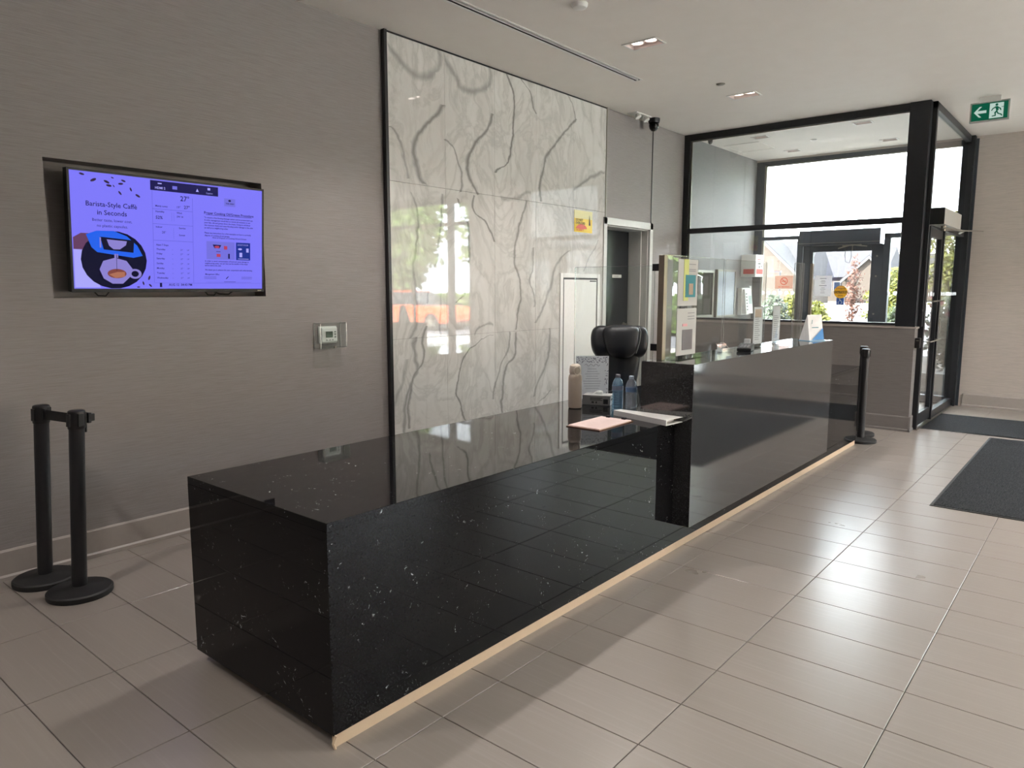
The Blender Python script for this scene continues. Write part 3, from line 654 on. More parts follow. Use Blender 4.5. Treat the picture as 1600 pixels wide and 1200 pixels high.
# ------------------------------------------------------------ things on the low counter
tb = thing('insulated_bottle', 'beige insulated drinks bottle standing on the low counter', 'bottle', (2.33, .68, ZT))
bm = bmesh.new(); lathe(bm, [(.036, .001), (.041, .006), (.042, .03), (.042, .185), (.040, .20), (.034, .212), (.031, .215)], 28, Matrix.Translation((2.33, .68, ZT))); obj('body', bm, plain('beige_enamel', rgb(196, 182, 166), .4), tb, smooth='auto')
bm = bmesh.new(); lathe(bm, [(.035, .213), (.037, .218), (.037, .240), (.033, .262), (.02, .272)], 24, Matrix.Translation((2.33, .68, ZT))); obj('lid', bm, plain('cream_lid', rgb(214, 202, 186), .45), tb, smooth='auto')
bm = bmesh.new(); tube(bm, [Vector((2.30, .65, ZT+.235)) + Vector((-.62*math.cos(t)*.024*.8, .78*math.cos(t)*.024*.8, math.sin(t)*.024)) + Vector((-.012, -.012, 0)) for t in [i*2*PI/12 for i in range(13)]], .004, 6, False); obj('carry_loop', bm, _plain['cream_lid'], tb)
# tissue box
tx = thing('tissue_box', 'flat grey tissue box with a white tissue pulled up', 'tissue box', (0, 0, 0))
obj('carton', box(0, .178, 0, .115, 0, .062), plain('grey_carton', rgb(160, 156, 156), .5), tx, bevel=.002)
obj('top_panel', box(.003, .175, .003, .112, .062, .0628), plain('pale_carton', rgb(205, 203, 203), .5), tx)
bm = bmesh.new()
for z, a, b in ((.045, .05, .13), (.038, .05, .12), (.03, .05, .13), (.012, .06, .075), (.012, .085, .095)): quad(bm, (a, -.0008, z), X, Z, b-a, .004 if z > .02 else .012)
quad(bm, (.135, -.0008, .01), X, Z, .03, .03); quad(bm, (.179, .02, .03), Y, Z, .05, .012); obj('printing', bm, plain('dark_ink', rgb(50, 48, 54), .6), tx)
bm = bmesh.new(); rr_ = 10; ring = [bm.verts.new((.09+.03*math.cos(2*PI*i/rr_), .057+.016*math.sin(2*PI*i/rr_), .0628)) for i in range(rr_)]
ring2 = [bm.verts.new((.09+(.034 if i % 2 else .02)*math.cos(2*PI*i/rr_), .057+(.02 if i % 2 else .008)*math.sin(2*PI*i/rr_), .075+.008*math.sin(i*2.1))) for i in range(rr_)]
tp = bm.verts.new((.10, .057, .088))
for i in range(rr_): j = (i+1) % rr_; bm.faces.new((ring[i], ring[j], ring2[j], ring2[i])); bm.faces.new((ring2[i], ring2[j], tp))
obj('tissue', bm, P_pap, tx, smooth=True)
tx.location = (2.472, .722, ZT); tx.rotation_euler = (0, 0, math.atan2(-.165, .06))
# floral card in stand
fc = thing('floral_card', 'white portrait card with grey floral border behind the tissue box', 'card', (0, 0, 0))
M_acr2 = M_acry
obj('stand', boxes([(-.11, .11, -.03, .05, 0, .003), (-.11, .11, .003, .006, .003, .30)]), M_acry, fc)
obj('sheet', box(-.108, .108, 0, .002, .012, .294), M_thin, fc)
bm = bmesh.new(); rnd = random.Random(3)
for _ in range(150):
    s_ = rnd.random(); e_ = rnd.choice('tlrbt'); 
    if e_ == 't': px, pz = rnd.uniform(-.1, .1), rnd.uniform(.25, .288)
    elif e_ == 'b': px, pz = rnd.uniform(-.1, .1), rnd.uniform(.018, .04)
    elif e_ == 'l': px, pz = rnd.uniform(-.102, -.085), rnd.uniform(.02, .28)
    else: px, pz = rnd.uniform(.085, .102), rnd.uniform(.02, .28)
    a = rnd.uniform(0, PI); disc(bm, (px, -.0006, pz), (math.cos(a), 0, math.sin(a)), (-math.sin(a), 0, math.cos(a)), rnd.uniform(.003, .008), 6, sy=.4)
obj('floral_border', bm, plain('grey_flower_ink', rgb(150, 148, 160), .6), fc)
bm = bmesh.new()
for i in range(9): wdt = rnd.uniform(.05, .12); quad(bm, (-wdt/2, -.0006, .08+i*.016), X, Z, wdt, .0022)
tube(bm, [(-.05+i*.01, -.001, .235+.008*math.sin(i*1.9)) for i in range(11)], .0016, 4); obj('script_print', bm, _plain['grey_flower_ink'], fc)
fc.location = (2.645, .765, ZT); fc.rotation_euler = (math.radians(0), 0, math.radians(-47))
# water bottles
def bottle(label, x, y, tint, labcol, cap, capc):
    t = thing('water_bottle', label, 'bottle', (0, 0, 0), 'water bottles on the low counter')
    bm = bmesh.new(); pr_ = [(.026, 0), (.031, .004), (.0325, .012)]
    for i in range(7): z = .018+i*.015; pr_ += [(.0325, z), (.0300, z+.004), (.0325, z+.008)]
    pr_ += [(.033, .126), (.033, .155), (.031, .168), (.024, .188), (.0135, .202), (.013, .212)]
    lathe(bm, pr_, 24); obj('body', bm, tint, t, smooth=True)
    bm = bmesh.new(); lathe(bm, [(.0334, .128), (.0334, .154)], 24, cap=False); obj('wrapper', bm, labcol, t, smooth=True)
    bm = bmesh.new(); lathe(bm, [(.0145, .203), (.0145, .219), (.013, .221)], 20); obj('cap', bm, capc, t, smooth='auto')
    t.location = (x, y, ZT); return t
def water(name, tint, w_):
    k = N(name); tr = k.n('ShaderNodeBsdfTransparent'); tr.inputs[0].default_value = tint; gl = k.n('ShaderNodeBsdfGlossy'); gl.inputs['Roughness'].default_value = .05
    k.b.inputs['Base Color'].default_value = (tint[0]*.9, tint[1]*.9, tint[2], 1); k.b.inputs['Roughness'].default_value = .1
    a = k.n('ShaderNodeMixShader'); a.inputs[0].default_value = w_; k.l(tr.outputs[0], a.inputs[1]); k.l(k.b.outputs[0], a.inputs[2])
    b = k.n('ShaderNodeMixShader'); k.l(schlick(k, .06), b.inputs[0]); k.l(a.outputs[0], b.inputs[1]); k.l(gl.outputs[0], b.inputs[2]); k.l(b.outputs[0], k.out.inputs[0]); return k.m
bottle('blue-tinted full water bottle with a grey cap', 2.405, .422, water('blue_bottle', (.50, .78, .92, 1), .28), plain('silver_blue_label', rgb(120, 130, 150), .4), True, plain('grey_cap', rgb(120, 122, 130), .5))
bottle('clear water bottle with a navy-edged label beside the raised counter', 2.393, .322, water('clear_bottle', (.86, .93, .97, 1), .2), plain('steel_blue_label', rgb(90, 115, 150), .4), True, plain('pale_cap', rgb(190, 205, 220), .4))
# binder
bi = thing('ring_binder', 'white ring binder lying against the raised counter end', 'binder', (2.24, .2, ZT))
c = [(2.262, .36), (2.155, -.035), (2.316, -.05), (2.316, .345)]
for nm, z0, z1, mt in (('back_cover', ZT, ZT+.003, M_white), ('paper_block', ZT+.003, ZT+.022, P_pap), ('front_cover', ZT+.027, ZT+.030, M_white)):
    q = c if nm != 'paper_block' else [(2.275, .345), (2.185, .01), (2.31, .0), (2.31, .335)]
    bm = bmesh.new(); prism(bm, q, 'z', z0, z1); obj(nm, bm, mt, bi, norm=True)
bm = bmesh.new(); prism(bm, [(2.262, .36), (2.155, -.035), (2.160, -.036), (2.267, .358)], 'z', ZT+.003, ZT+.027); obj('spine', bm, M_white, bi, norm=True)
# clipboard
cb = thing('clipboard', 'brown clipboard with pinkish papers lying on the low counter', 'clipboard', (0, 0, 0))
obj('board', box(-.175, .175, -.105, .105, 0, .004), plain('hardboard', rgb(112, 74, 52), .5), cb, bevel=.001)
bm = bmesh.new(); B(bm, -.168, .165, -.098, .098, .004, .0075); B(bm, -.160, .17, -.095, .10, .0075, .009); obj('papers', bm, plain('pink_form', rgb(226, 202, 196), .7), cb)
bm = bmesh.new()
for i in range(18): quad(bm, (-.13+i*.014, -.08, .0093), Y, X, random.uniform(.08, .16), .0025)
obj('printed_line', bm, plain('faint_ink', rgb(196, 170, 166), .7), cb)
for y_ in (-.05, .05): obj('binder_clip', box(.155, .178, y_-.012, y_+.012, .004, .02), M_black, cb, bevel=.004)
cb.location = (1.975, .265, ZT); cb.rotation_euler = (0, 0, .02)

# ------------------------------------------------------------ office chair
M_leather = plain('navy_black_leather', rgb(17, 21, 31), .42, 0, .15, 60)
oc = thing('office_chair', 'high-backed black leather office chair behind the desk', 'chair', (0, 0, 0))
def cushion(name, w_, h_, t_, cx, cy, cz, tilt, n=4, taper=0, quilt=False, parent=oc, cols=18, rows=18):
    bm = bmesh.new(); P = []
    for side in (-1, 1):
        g = []
        for j in range(rows+1):
            row = []
            for i in range(cols+1):
                u, v = -1+2*i/cols, -1+2*j/rows
                su = math.copysign(abs(u)**.8, u); ww = w_/2*(1-taper*(1-v)/2)
                # superellipse footprint
                rad = (abs(u)**n+abs(v)**n)**(1/n); m_ = max(abs(u), abs(v)); q = m_/rad if rad > 0 else 1
                x, z = u*q*ww, v*q*h_/2; th = t_/2*max(0, 1-m_**3.0)**.5
                if quilt: th -= .008*(abs(math.sin((u+v)*PI*3))**.3 < .55) ; th = max(th, 0 if m_ == 1 else .01)
                row.append(bm.verts.new((x, side*th, z)))
            g.append(row)
        P.append(g)
        for j in range(rows):
            for i in range(cols):
                f = (g[j][i], g[j][i+1], g[j+1][i+1], g[j+1][i]); bm.faces.new(f if side < 0 else f[::-1])
    bmesh.ops.remove_doubles(bm, verts=bm.verts, dist=.0004)
    M = Matrix.Translation((cx, cy, cz)) @ Matrix.Rotation(tilt, 4, 'X'); xf(bm.verts, M)
    return obj(name, bm, M_leather, parent, smooth=True)
bk = cushion('backrest', .47, .72, .13, 0, .20, .80, -.14, 3.2, .38, True)
cushion('back_wing', .22, .30, .10, -.165, .20, 1.0, -.12, 2.5, .15)
cushion('back_wing', .22, .30, .10, .165, .20, 1.0, -.12, 2.5, .15)
hd = cushion('headrest_pillow', .38, .31, .15, .01, .145, 1.005, -.12, 3.4, .30)
bm = bmesh.new(); tube(bm, [(.165, .10, 1.14), (.18, .085, 1.10), (.172, .075, 1.02), (.155, .072, .95), (.14, .08, .90)], .003, 5); obj('piping', bm, plain('grey_piping', rgb(150, 150, 150), .5), hd)
cushion('seat', .52, .50, .13, 0, -.08, .50, PI/2, 4, 0)
for sx in (-1, 1):
    bm = bmesh.new(); tube(bm, [(sx*.27, .12, .52), (sx*.30, .13, .68), (sx*.30, .02, .715), (sx*.30, -.16, .70), (sx*.27, -.18, .50)], .018, 8); obj('armrest', bm, M_black, oc, smooth=True)
bm = bmesh.new(); tube(bm, [(0, 0, .10), (0, 0, .44)], .028, 12); obj('gas_column', bm, M_blackm, oc, smooth='auto')
for i in range(5):
    a = i*2*PI/5; bm = bmesh.new(); tube(bm, [(0, 0, .12), (.3*math.cos(a), .3*math.sin(a), .075)], [.03, .018], 8)
    lg = obj('base_spoke', bm, M_black, oc); bm = bmesh.new(); lathe(bm, [(.03, -.02), (.03, .02)], 14, Matrix.Translation((.3*math.cos(a), .3*math.sin(a), .031)) @ Matrix.Rotation(PI/2, 4, 'X') @ Matrix.Rotation(0, 4, 'Z')); obj('caster', bm, M_rubber, lg)
oc.location = (4.36, 1.58, 0); oc.rotation_euler = (0, 0, math.radians(-52))

# ------------------------------------------------------------ stanchions
def stanchion(label, x, y, rz, group, name='belt_stanchion'):
    s = thing(name, label, 'stanchion', (0, 0, 0), group)
    bm = bmesh.new(); lathe(bm, [(.144, 0), (.146, .006), (.146, .024), (.138, .031), (.06, .040), (.046, .046)], 40); obj('base', bm, M_rubber, s, smooth='auto')
    bm = bmesh.new(); lathe(bm, [(.034, .044), (.034, .83)], 24); obj('pole', bm, M_blackm, s, smooth='auto')
    hd = bmesh.new(); lathe(hd, [(.036, .825), (.038, .83), (.038, .905), (.036, .912), (.030, .915)], 24)
    for a in (0, PI/2, PI, 3*PI/2):
        M = Matrix.Rotation(a, 4, 'Z'); v_ = B(hd, .034, .0415, -.014, .014, .84, .90); xf(v_, M)
    hd_ = obj('belt_head', hd, M_black, s, smooth='auto')
    s.location = (x, y, 0); s.rotation_euler = (0, 0, rz); return s, hd_
g1 = None
s1, h1 = stanchion('black belt stanchion against the left wall, rear of the pair, its disc partly hidden', -.108, 2.268, math.atan2(-.30, .06), g1)
s2, h2 = stanchion('black belt stanchion in front of its twin by the left wall, nearer the viewer', -.055, 1.965, math.atan2(-.30, .06), g1)
L1, L2 = s1.location.copy(), s2.location.copy(); s1.location = s2.location = (0, 0, 0)
bm = bmesh.new(); B(bm, .042, .265, -.0015, .0015, .845, .893); obj('belt', bm, plain('belt_webbing', rgb(14, 14, 15), .8), s1)
bm = bmesh.new(); B(bm, -.02, .02, .046, .062, .845, .895); B(bm, -.014, .014, .062, .082, .852, .888); B(bm, -.004, .004, .040, .05, .80, .84); obj('belt_clip', bm, M_black, s2, bevel=.003)
s1.location, s2.location = L1, L2
for s_ in (s1, s2):      # both poles lean a little towards the desk end
    d_ = Matrix.Rotation(-s_.rotation_euler.z, 3, 'Z') @ Vector((.64, -.77, 0)) * .050
    for c_ in s_.children:
        if not c_.name.startswith('base'):
            for v_ in c_.data.vertices: v_.co += d_ * max(0, v_.co.z-.04)/.86
stanchion('black belt stanchion touching the far end of the desk, nearer of two', 6.262, .00, .3, g1)
stanchion('black belt stanchion just behind another at the far end of the desk', 6.60, .10, 1.0, g1)

# ------------------------------------------------------------ wall TV in its recess
tv = thing('wall_television', 'flat television showing a coffee advert in a wall recess', 'television', (0, 0, 0))
TW, TH = 1.135, .648
obj('casing', box(-TW/2, TW/2, 0, .05, 0, TH), M_black, tv, bevel=.004)
obj('bezel', boxes([(-TW/2, TW/2, -.004, 0, 0, .02), (-TW/2, TW/2, -.004, 0, TH-.012, TH), (-TW/2, -TW/2+.012, -.004, 0, .02, TH-.012), (TW/2-.012, TW/2, -.004, 0, .02, TH-.012)]), plain('gloss_black', rgb(8, 8, 10), .5), tv)
def scr(name, c, st=1.0, var=None): return emit(name, c, st)
E_bg = scr('screen_lilac', (.22, .20, 1.0, 1), .95); E_dk = scr('screen_dark_blue', (.012, .010, .08, 1), 1); E_navy = scr('screen_navy', (.012, .03, .27, 1), 1)
E_blue = scr('screen_blue', (.015, .12, .85, 1), 1); E_blk = scr('screen_black', (.004, .004, .025, 1), 1); E_cof = scr('screen_coffee', (.22, .06, .05, 1), 1); E_cup = scr('screen_cup', (.26, .22, .62, 1), 1)
E_red = scr('screen_red', (.45, .05, .12, 1), 1); E_lt = scr('screen_light', (.40, .38, .95, 1), 1); E_mid = scr('screen_mid', (.10, .09, .55, 1), 1); E_brn = scr('screen_brown', (.13, .05, .12, 1), 1); E_br2 = scr('screen_amber', (.42, .16, .10, 1), 1)
sx0, sz0, SW, SH = -TW/2+.012, .02, TW-.024, TH-.032
sc = obj('screen', box(sx0, sx0+SW, -.002, 0, sz0, sz0+SH), E_bg, tv)
def SP(u, v): return (sx0+u*SW, sz0+(1-v)*SH)      # u,v: 0..1 from the top left
def sq(bm, u0, v0, u1, v1, d=.0028):
    a = SP(u0, v1); b = SP(u1, v0); quad(bm, (a[0], -d, a[1]), X, Z, b[0]-a[0], b[1]-a[1])
def st_(bm, s, u, v, size, align='LEFT', bold=0, sx=1, d=.0034):
    a = SP(u, v); text(bm, s, size, (a[0], -d, a[1]), X, Z, align, bold, sx)
def spoly(bm, pts, d=.0026):
    vs_ = []
    for p in pts: a = SP(*p); vs_.append(bm.verts.new((a[0], -d, a[1])))
    try: bm.faces.new(vs_)
    except ValueError: pass
def sell(bm, u, v, ru, rv, d=.0026, rot=0, seg=22):
    AR = SW/SH
    pts = []
    for i in range(seg):
        t = 2*PI*i/seg; x_, y_ = ru*math.cos(t), rv*math.sin(t)/AR
        xr, yr = x_*math.cos(rot)-y_*math.sin(rot), x_*math.sin(rot)+y_*math.cos(rot); pts.append((u+xr, v+yr*AR))
    spoly(bm, pts[::-1], d)
# coffee machine picture (lower left)
bm = bmesh.new(); spoly(bm, [(.005, .56), (.04, .52), (.09, .52), (.10, .68), (.005, .66)], .0022); obj('brown_wall', bm, E_brn, sc)
bm = bmesh.new(); spoly(bm, [(.005, .66), (.06, .66), (.12, .99), (.005, .99)], .0022); obj('pale_ground', bm, E_lt, sc)
bm = bmesh.new(); sell(bm, .19, .745, .155, .255, .0026); obj('machine_body', bm, E_blk, sc)
bm = bmesh.new(); spoly(bm, [(.062, .53), (.11, .495), (.19, .49), (.25, .53), (.30, .61), (.325, .70), (.28, .72), (.11, .68), (.085, .64)], .0030); obj('blue_shell', bm, E_blue, sc)
bm = bmesh.new(); spoly(bm, [(.125, .545), (.285, .565), (.28, .675), (.14, .655)], .0033); obj('machine_window', bm, E_blk, sc)
bm = bmesh.new(); spoly(bm, [(.155, .565), (.25, .575), (.245, .61), (.215, .65), (.185, .65), (.165, .62)], .0036); sq(bm, .122, .55, .129, .64, .0036); sq(bm, .188, .69, .197, .73, .0036); sq(bm, .200, .69, .206, .725, .0036); obj('spout_cup', bm, E_cup, sc)
bm = bmesh.new(); spoly(bm, [(.117, .83), (.135, .755), (.19, .725), (.245, .75), (.273, .82), (.262, .89), (.225, .955), (.175, .955), (.135, .91)], .0036)
sell(bm, .285, .865, .032, .045, .0034); obj('cup', bm, E_cup, sc)
bm = bmesh.new(); sell(bm, .285, .865, .018, .027, .0038); obj('handle_hole', bm, E_blk, sc)
bm = bmesh.new(); sell(bm, .198, .865, .045, .042, .0040); obj('coffee', bm, E_cof, sc)
bm = bmesh.new(); spoly(bm, [(.16, .872), (.20, .85), (.235, .85), (.235, .892), (.19, .905)], .0043); obj('coffee_light', bm, E_br2, sc)
bm = bmesh.new(); sq(bm, .1965, .73, .1985, .84, .0045); obj('coffee_stream', bm, E_blk, sc)
E_bean = scr('screen_bean', (.035, .02, .06, 1))
for u, v, r_, a in ((.055, .025, .012, .2), (.105, .065, .015, -.5), (.165, .07, .014, .4), (.175, .10, .013, .1), (.197, .10, .006, 1), (.23, .075, .012, -.1), (.243, .047, .011, .3), (.277, .115, .010, 1.2), (.225, .155, .011, .9), (.31, .165, .013, .5), (.192, .03, .007, .3), (.355, .90, .012, 1.9), (.325, .95, .010, 1.3), (.36, .97, .010, .8), (.30, .985, .008, 0)):
    bm = bmesh.new(); sell(bm, u, v, r_, r_*.75, .0030, a, 12); obj('coffee_bean', bm, E_bean, sc)
bm = bmesh.new(); st_(bm, 'Barista-Style Caffè', .185, .285, .036, 'CENTER', .0003); st_(bm, 'in Seconds', .185, .355, .036, 'CENTER', .0003)
st_(bm, 'Better taste, lower cost,', .185, .412, .021, 'CENTER'); st_(bm, 'no plastic capsules.', .185, .46, .021, 'CENTER')
st_(bm, '27°', .55, .175, .040, 'CENTER', .0004); st_(bm, '27°', .56, .245, .026, 'CENTER', .0003); st_(bm, '19°', .515, .245, .018, 'CENTER'); st_(bm, '52%', .395, .355, .024, 'LEFT', .0004); st_(bm, '28°', .425, .485, .018)
for s, u, v in (('Mainly sunny', .395, .245), ('Humidity', .395, .295), ('Wind', .505, .295), ('SW 14', .505, .33), ('Indoor', .395, .435), ('Sunrise', .515, .435), ('Sunset', .515, .50), ('Next 7 Days', .395, .60), ('Wednesday', .395, .905), ('Tuesday', .395, .86), ('Monday', .395, .815), ('Sunday', .395, .77), ('Saturday', .395, .725), ('Friday', .395, .68), ('Thursday', .395, .64)): st_(bm, s, u, v, .0135, 'LEFT', .0002)
for v in (.64, .68, .725, .77, .815, .86, .905):
    for u in (.475, .52, .555): st_(bm, ('--', '27°', '19°')[(.475, .52, .555).index(u)], u, v, .012)
st_(bm, 'AUG 12', .455, .972, .018, 'LEFT', .0003); st_(bm, '04:43 PM', .52, .972, .018, 'LEFT', .0003)
st_(bm, 'Proper Cooking Oil/Grease Procedure', .80, .275, .021, 'CENTER', .0004, .98); sq(bm, .665, .28, .935, .2835)
para = ['To ensure a free flowing drainage system and to prevent back ups', 'in units, management would like to remind all residents to not', 'pour fats, oils and grease down the drains. Doing so will block', 'the common drains and cause flooding and/or damage to the units', 'as well as to neighboring suites.', '', 'Please see instructions for a few examples on how to correctly', 'dispose of cooking oil and grease.']
for i, s in enumerate(para): st_(bm, s, .655, .315+i*.0245, .0128, 'LEFT', .0002, .93)
st_(bm, 'How to Dispose of Cooking Oil and Grease', .80, .505, .0125, 'CENTER', .0002)
for i, s in enumerate(['In order to avoid contamination of food and cause damage to', 'neighbouring suites, we ask that you be mindful of the steps', 'above before the sink.', '', 'We thank you in advance for your cooperation and understanding.', '', 'Management Office']): st_(bm, s, .655, .735+i*.0215, .0125, 'LEFT', .0002, .93)
for v in (.88, .89, .90): sq(bm, .65, v, .72, v+.002); sq(bm, .87, v, .935, v+.002)
sq(bm, .765, .93, .835, .933)
spoly(bm, [(.775, .90), (.79, .875), (.793, .88), (.78, .903)]); obj('screen_text', bm, E_dk, sc)
bm = bmesh.new()
for a in ((.38, .10, .3815, .94), (.59, .14, .5915, .94), (.38, .265, .59, .268), (.38, .40, .59, .403), (.38, .55, .59, .553), (.487, .43, .488, .53), (.478, .29, .479, .37), (.49, .29, .491, .37), (.38, .945, .99, .947), (.66, .935, .93, .937)): sq(bm, *a)
obj('grid_line', bm, E_mid, sc)
bm = bmesh.new(); sq(bm, .372, .012, .735, .10, .0036); obj('menu_bar', bm, E_dk, sc); bm = bmesh.new(); sq(bm, .408, .945, .42, .985, .0036); obj('page_marker', bm, E_dk, sc)
bm = bmesh.new(); st_(bm, 'HDMI 2', .395, .085, .018, 'LEFT', .0004, 1, .0042); st_(bm, 'Caption', .685, .085, .013, 'CENTER', 0, 1, .0042); sq(bm, .41, .03, .43, .04, .0042); sq(bm, .675, .028, .69, .05, .0042); spoly(bm, [(.61, .075), (.626, .075), (.618, .045)], .0042); obj('menu_text', bm, E_lt, sc)
E_gr = scr('screen_grey', (.17, .16, .72, 1), 1)
for a in ((.485, .045, .51, .075, .0042), (.77, .11, .835, .185, .003), (.665, .535, .83, .71, .003)): bm = bmesh.new(); sq(bm, *a); obj('grey_block', bm, E_gr, sc)
bm = bmesh.new(); sq(bm, .838, .535, .925, .71, .003); obj('info_panel', bm, E_navy, sc)
bm = bmesh.new(); sell(bm, .802, .13, .008, .010, .0036); st_(bm, 'THE HIGH', .803, .165, .012, 'CENTER', .0003)
spoly(bm, [(.70, .565), (.75, .568), (.74, .60), (.71, .60)], .0036); sq(bm, .79, .65, .8, .70, .0036); sq(bm, .72, .63, .745, .635, .0036); obj('icon_dark', bm, E_dk, sc)
for i in range(3):
    bm = bmesh.new(); (sq(bm, .765, .575, .785, .61, .0039), sq(bm, .722, .655, .745, .685, .0039))[i] if False else (sell(bm, .725, .588, .015, .012, .0040) if i == 2 else sq(bm, *((.765, .575, .785, .61, .0039), (.722, .655, .745, .685, .0039))[i])); obj('icon_red', bm, E_red, sc)
bm = bmesh.new(); st_(bm, 'DON\'T POUR', .88, .565, .012, 'CENTER', 0, 1, .0038); sell(bm, .862, .60, .012, .010, .0038); sq(bm, .90, .59, .915, .63, .0038); sq(bm, .858, .635, .875, .68, .0038); sq(bm, .85, .695, .915, .70, .0038); obj('icon_light', bm, E_lt, sc)
obj('mounting_plate', box(-.3, .3, .05, .075, .12, .5), M_blackm, tv)
for x_ in (-.45, .18): bm = bmesh.new(); tube(bm, [(x_, .02, .002), (x_+.02, .02, -.02), (x_+.06, .02, -.022), (x_+.08, .02, .002)], .004, 6); obj('cable', bm, M_black, tv)
bm = bmesh.new(); tube(bm, [(.24, .03, .002), (.28, .03, -.015), (.34, .03, -.018), (.37, .03, .002)], .005, 6); obj('cable', bm, M_black, tv)
obj('badge', box(TW/2-.045, TW/2-.02, -.006, -.004, .006, .012), M_edge, tv)
tv.location = (.748, 2.452, 1.468); tv.rotation_euler = (math.radians(4.5), 0, math.radians(.0))

# thermostat in clear guard
th = thing('thermostat', 'white thermostat inside a clear plastic wall guard', 'thermostat', (1.79, 2.43, 1.16))
obj('mount', box(1.715, 1.865, 2.425, 2.4395, 1.105, 1.225), M_whitep, th, bevel=.004)
obj('body', box(1.722, 1.858, 2.405, 2.425, 1.112, 1.218), M_whitep, th, bevel=.008)
obj('display', box(1.757, 1.815, 2.403, 2.4052, 1.148, 1.190), plain('lcd_green_grey', rgb(88, 100, 88), .3), th)
bm = bmesh.new()
for x_ in (1.76, 1.785, 1.81): B(bm, x_, x_+.01, 2.402, 2.4052, 1.127, 1.133)
for z_ in (1.145, 1.165, 1.183): B(bm, 1.830, 1.842, 2.402, 2.4052, z_, z_+.008)
obj('button', bm, plain('button_grey', rgb(120, 122, 120), .5), th)
x0, x1, y0, y1, z0, z1, t = 1.685, 1.905, 2.365, 2.4395, 1.075, 1.25, .003
obj('clear_guard', boxes([(x0, x1, y0, y0+t, z0, z1), (x0, x0+t, y0, y1, z0, z1), (x1-t, x1, y0, y1, z0, z1), (x0, x1, y0, y1, z1-t, z1), (x0, x1, y0, y1, z0, z0+t)]), M_acry, th)
bm = bmesh.new()
for a, b in (((x0, y0, z0), (x1, y0, z0)), ((x0, y0, z1), (x1, y0, z1)), ((x0, y0, z0), (x0, y0, z1)), ((x1, y0, z0), (x1, y0, z1)), ((x0, y1-.002, z0), (x0, y1-.002, z1)), ((x1, y1-.002, z0), (x1, y1-.002, z1)), ((x0, y0, z1), (x0, y1, z1)), ((x1, y0, z1), (x1, y1, z1)), ((x0, y0, z0), (x0, y1, z0)), ((x1, y0, z0), (x1, y1, z0))): tube(bm, [a, b], .0028, 6)
obj('guard_edge', bm, M_acre, th)
bm = bmesh.new(); lathe(bm, [(.009, 0), (.009, .012)], 12, Matrix.Translation((1.80, 2.366, 1.082)) @ Matrix.Rotation(PI/2, 4, 'X')); obj('lock', bm, M_edge, th, smooth='auto')

# yellow poster on marble
yp = thing('safety_poster', 'yellow and red printed poster stuck on the marble wall', 'poster', (4.92, 2.40, 2.16))
obj('sheet', box(4.765, 5.085, 2.4030, 2.4055, 2.055, 2.27), plain('yellow_print', rgb(240, 205, 50), .35), yp)
bm = bmesh.new(); quad(bm, (4.765, 2.4022, 2.19), X, Z, .32, .08); obj('pale_header', bm, plain('cream_print', rgb(232, 224, 160), .4), yp)
bm = bmesh.new(); text(bm, 'DO NOT', .032, (4.785, 2.4018, 2.165), X, Z, 'LEFT', .0008); text(bm, 'OVERLOAD', .032, (4.785, 2.4018, 2.135), X, Z, 'LEFT', .0008); poly(bm, [(0, 0), (.03, 0), (.02, .06), (.012, .11), (.004, .06)], (5.02, 2.4018, 2.13), X, Z); obj('dark_print', bm, _plain['dark_ink'], yp)
bm = bmesh.new(); disc(bm, (4.89, 2.4018, 2.085), X, Z, .10, 16, 0.001, .15, PI-.15, .5); text(bm, 'IN SAFETY', .028, (4.80, 2.4014, 2.068), X, Z, 'LEFT', .0008); obj('red_print', bm, plain('poster_red', rgb(214, 70, 30), .4), yp)

# ------------------------------------------------------------ vestibule wall furniture
nb = thing('notice_case', 'glazed notice case on the vestibule wall reflecting greenery', 'notice case', (7.75, 2.40, 1.4))
obj('frame', boxes([(7.45, 7.48, 2.385, 2.42, 1.11, 1.73), (8.01, 8.04, 2.385, 2.42, 1.11, 1.73), (7.48, 8.01, 2.385, 2.42, 1.70, 1.73), (7.48, 8.01, 2.385, 2.42, 1.11, 1.14)]), M_edge, nb, bevel=.002)
obj('back_board', box(7.48, 8.01, 2.41, 2.419, 1.14, 1.70), plain('board_cream', rgb(205, 212, 200), .5), nb)
for a in ((7.51, 7.68, 1.45, 1.66), (7.72, 7.90, 1.40, 1.66), (7.52, 7.74, 1.17, 1.40), (7.78, 7.97, 1.16, 1.36)): obj('posted_sheet', box(a[0], a[1], 2.4075, 2.4095, a[2], a[3]), P_pap, nb)
obj('pane', box(7.48, 8.01, 2.390, 2.393, 1.14, 1.70), glass_mat('case_glass', (.9, .93, .9, 1), 1.9, .12), nb)
dp = thing('directory_panel', 'blank blue-grey directory panel on the vestibule wall', 'panel', (8.44, 2.40, 1.4))
obj('frame', boxes([(8.13, 8.155, 2.375, 2.42, 1.10, 1.75), (8.72, 8.745, 2.375, 2.42, 1.10, 1.75), (8.155, 8.72, 2.375, 2.42, 1.725, 1.75), (8.155, 8.72, 2.375, 2.42, 1.10, 1.125)]), M_edge, dp, bevel=.002)
obj('face', box(8.155, 8.72, 2.384, 2.419, 1.125, 1.725), plain('blue_grey_panel', rgb(158, 166, 178), .3), dp)
fb = thing('first_aid_box', 'white wall box with red lettering high on the vestibule wall', 'wall box', (9.1, 2.35, 1.68))
obj('body', box(9.00, 9.30, 2.20, 2.419, 1.66, 1.975), M_whitep, fb, bevel=.006)
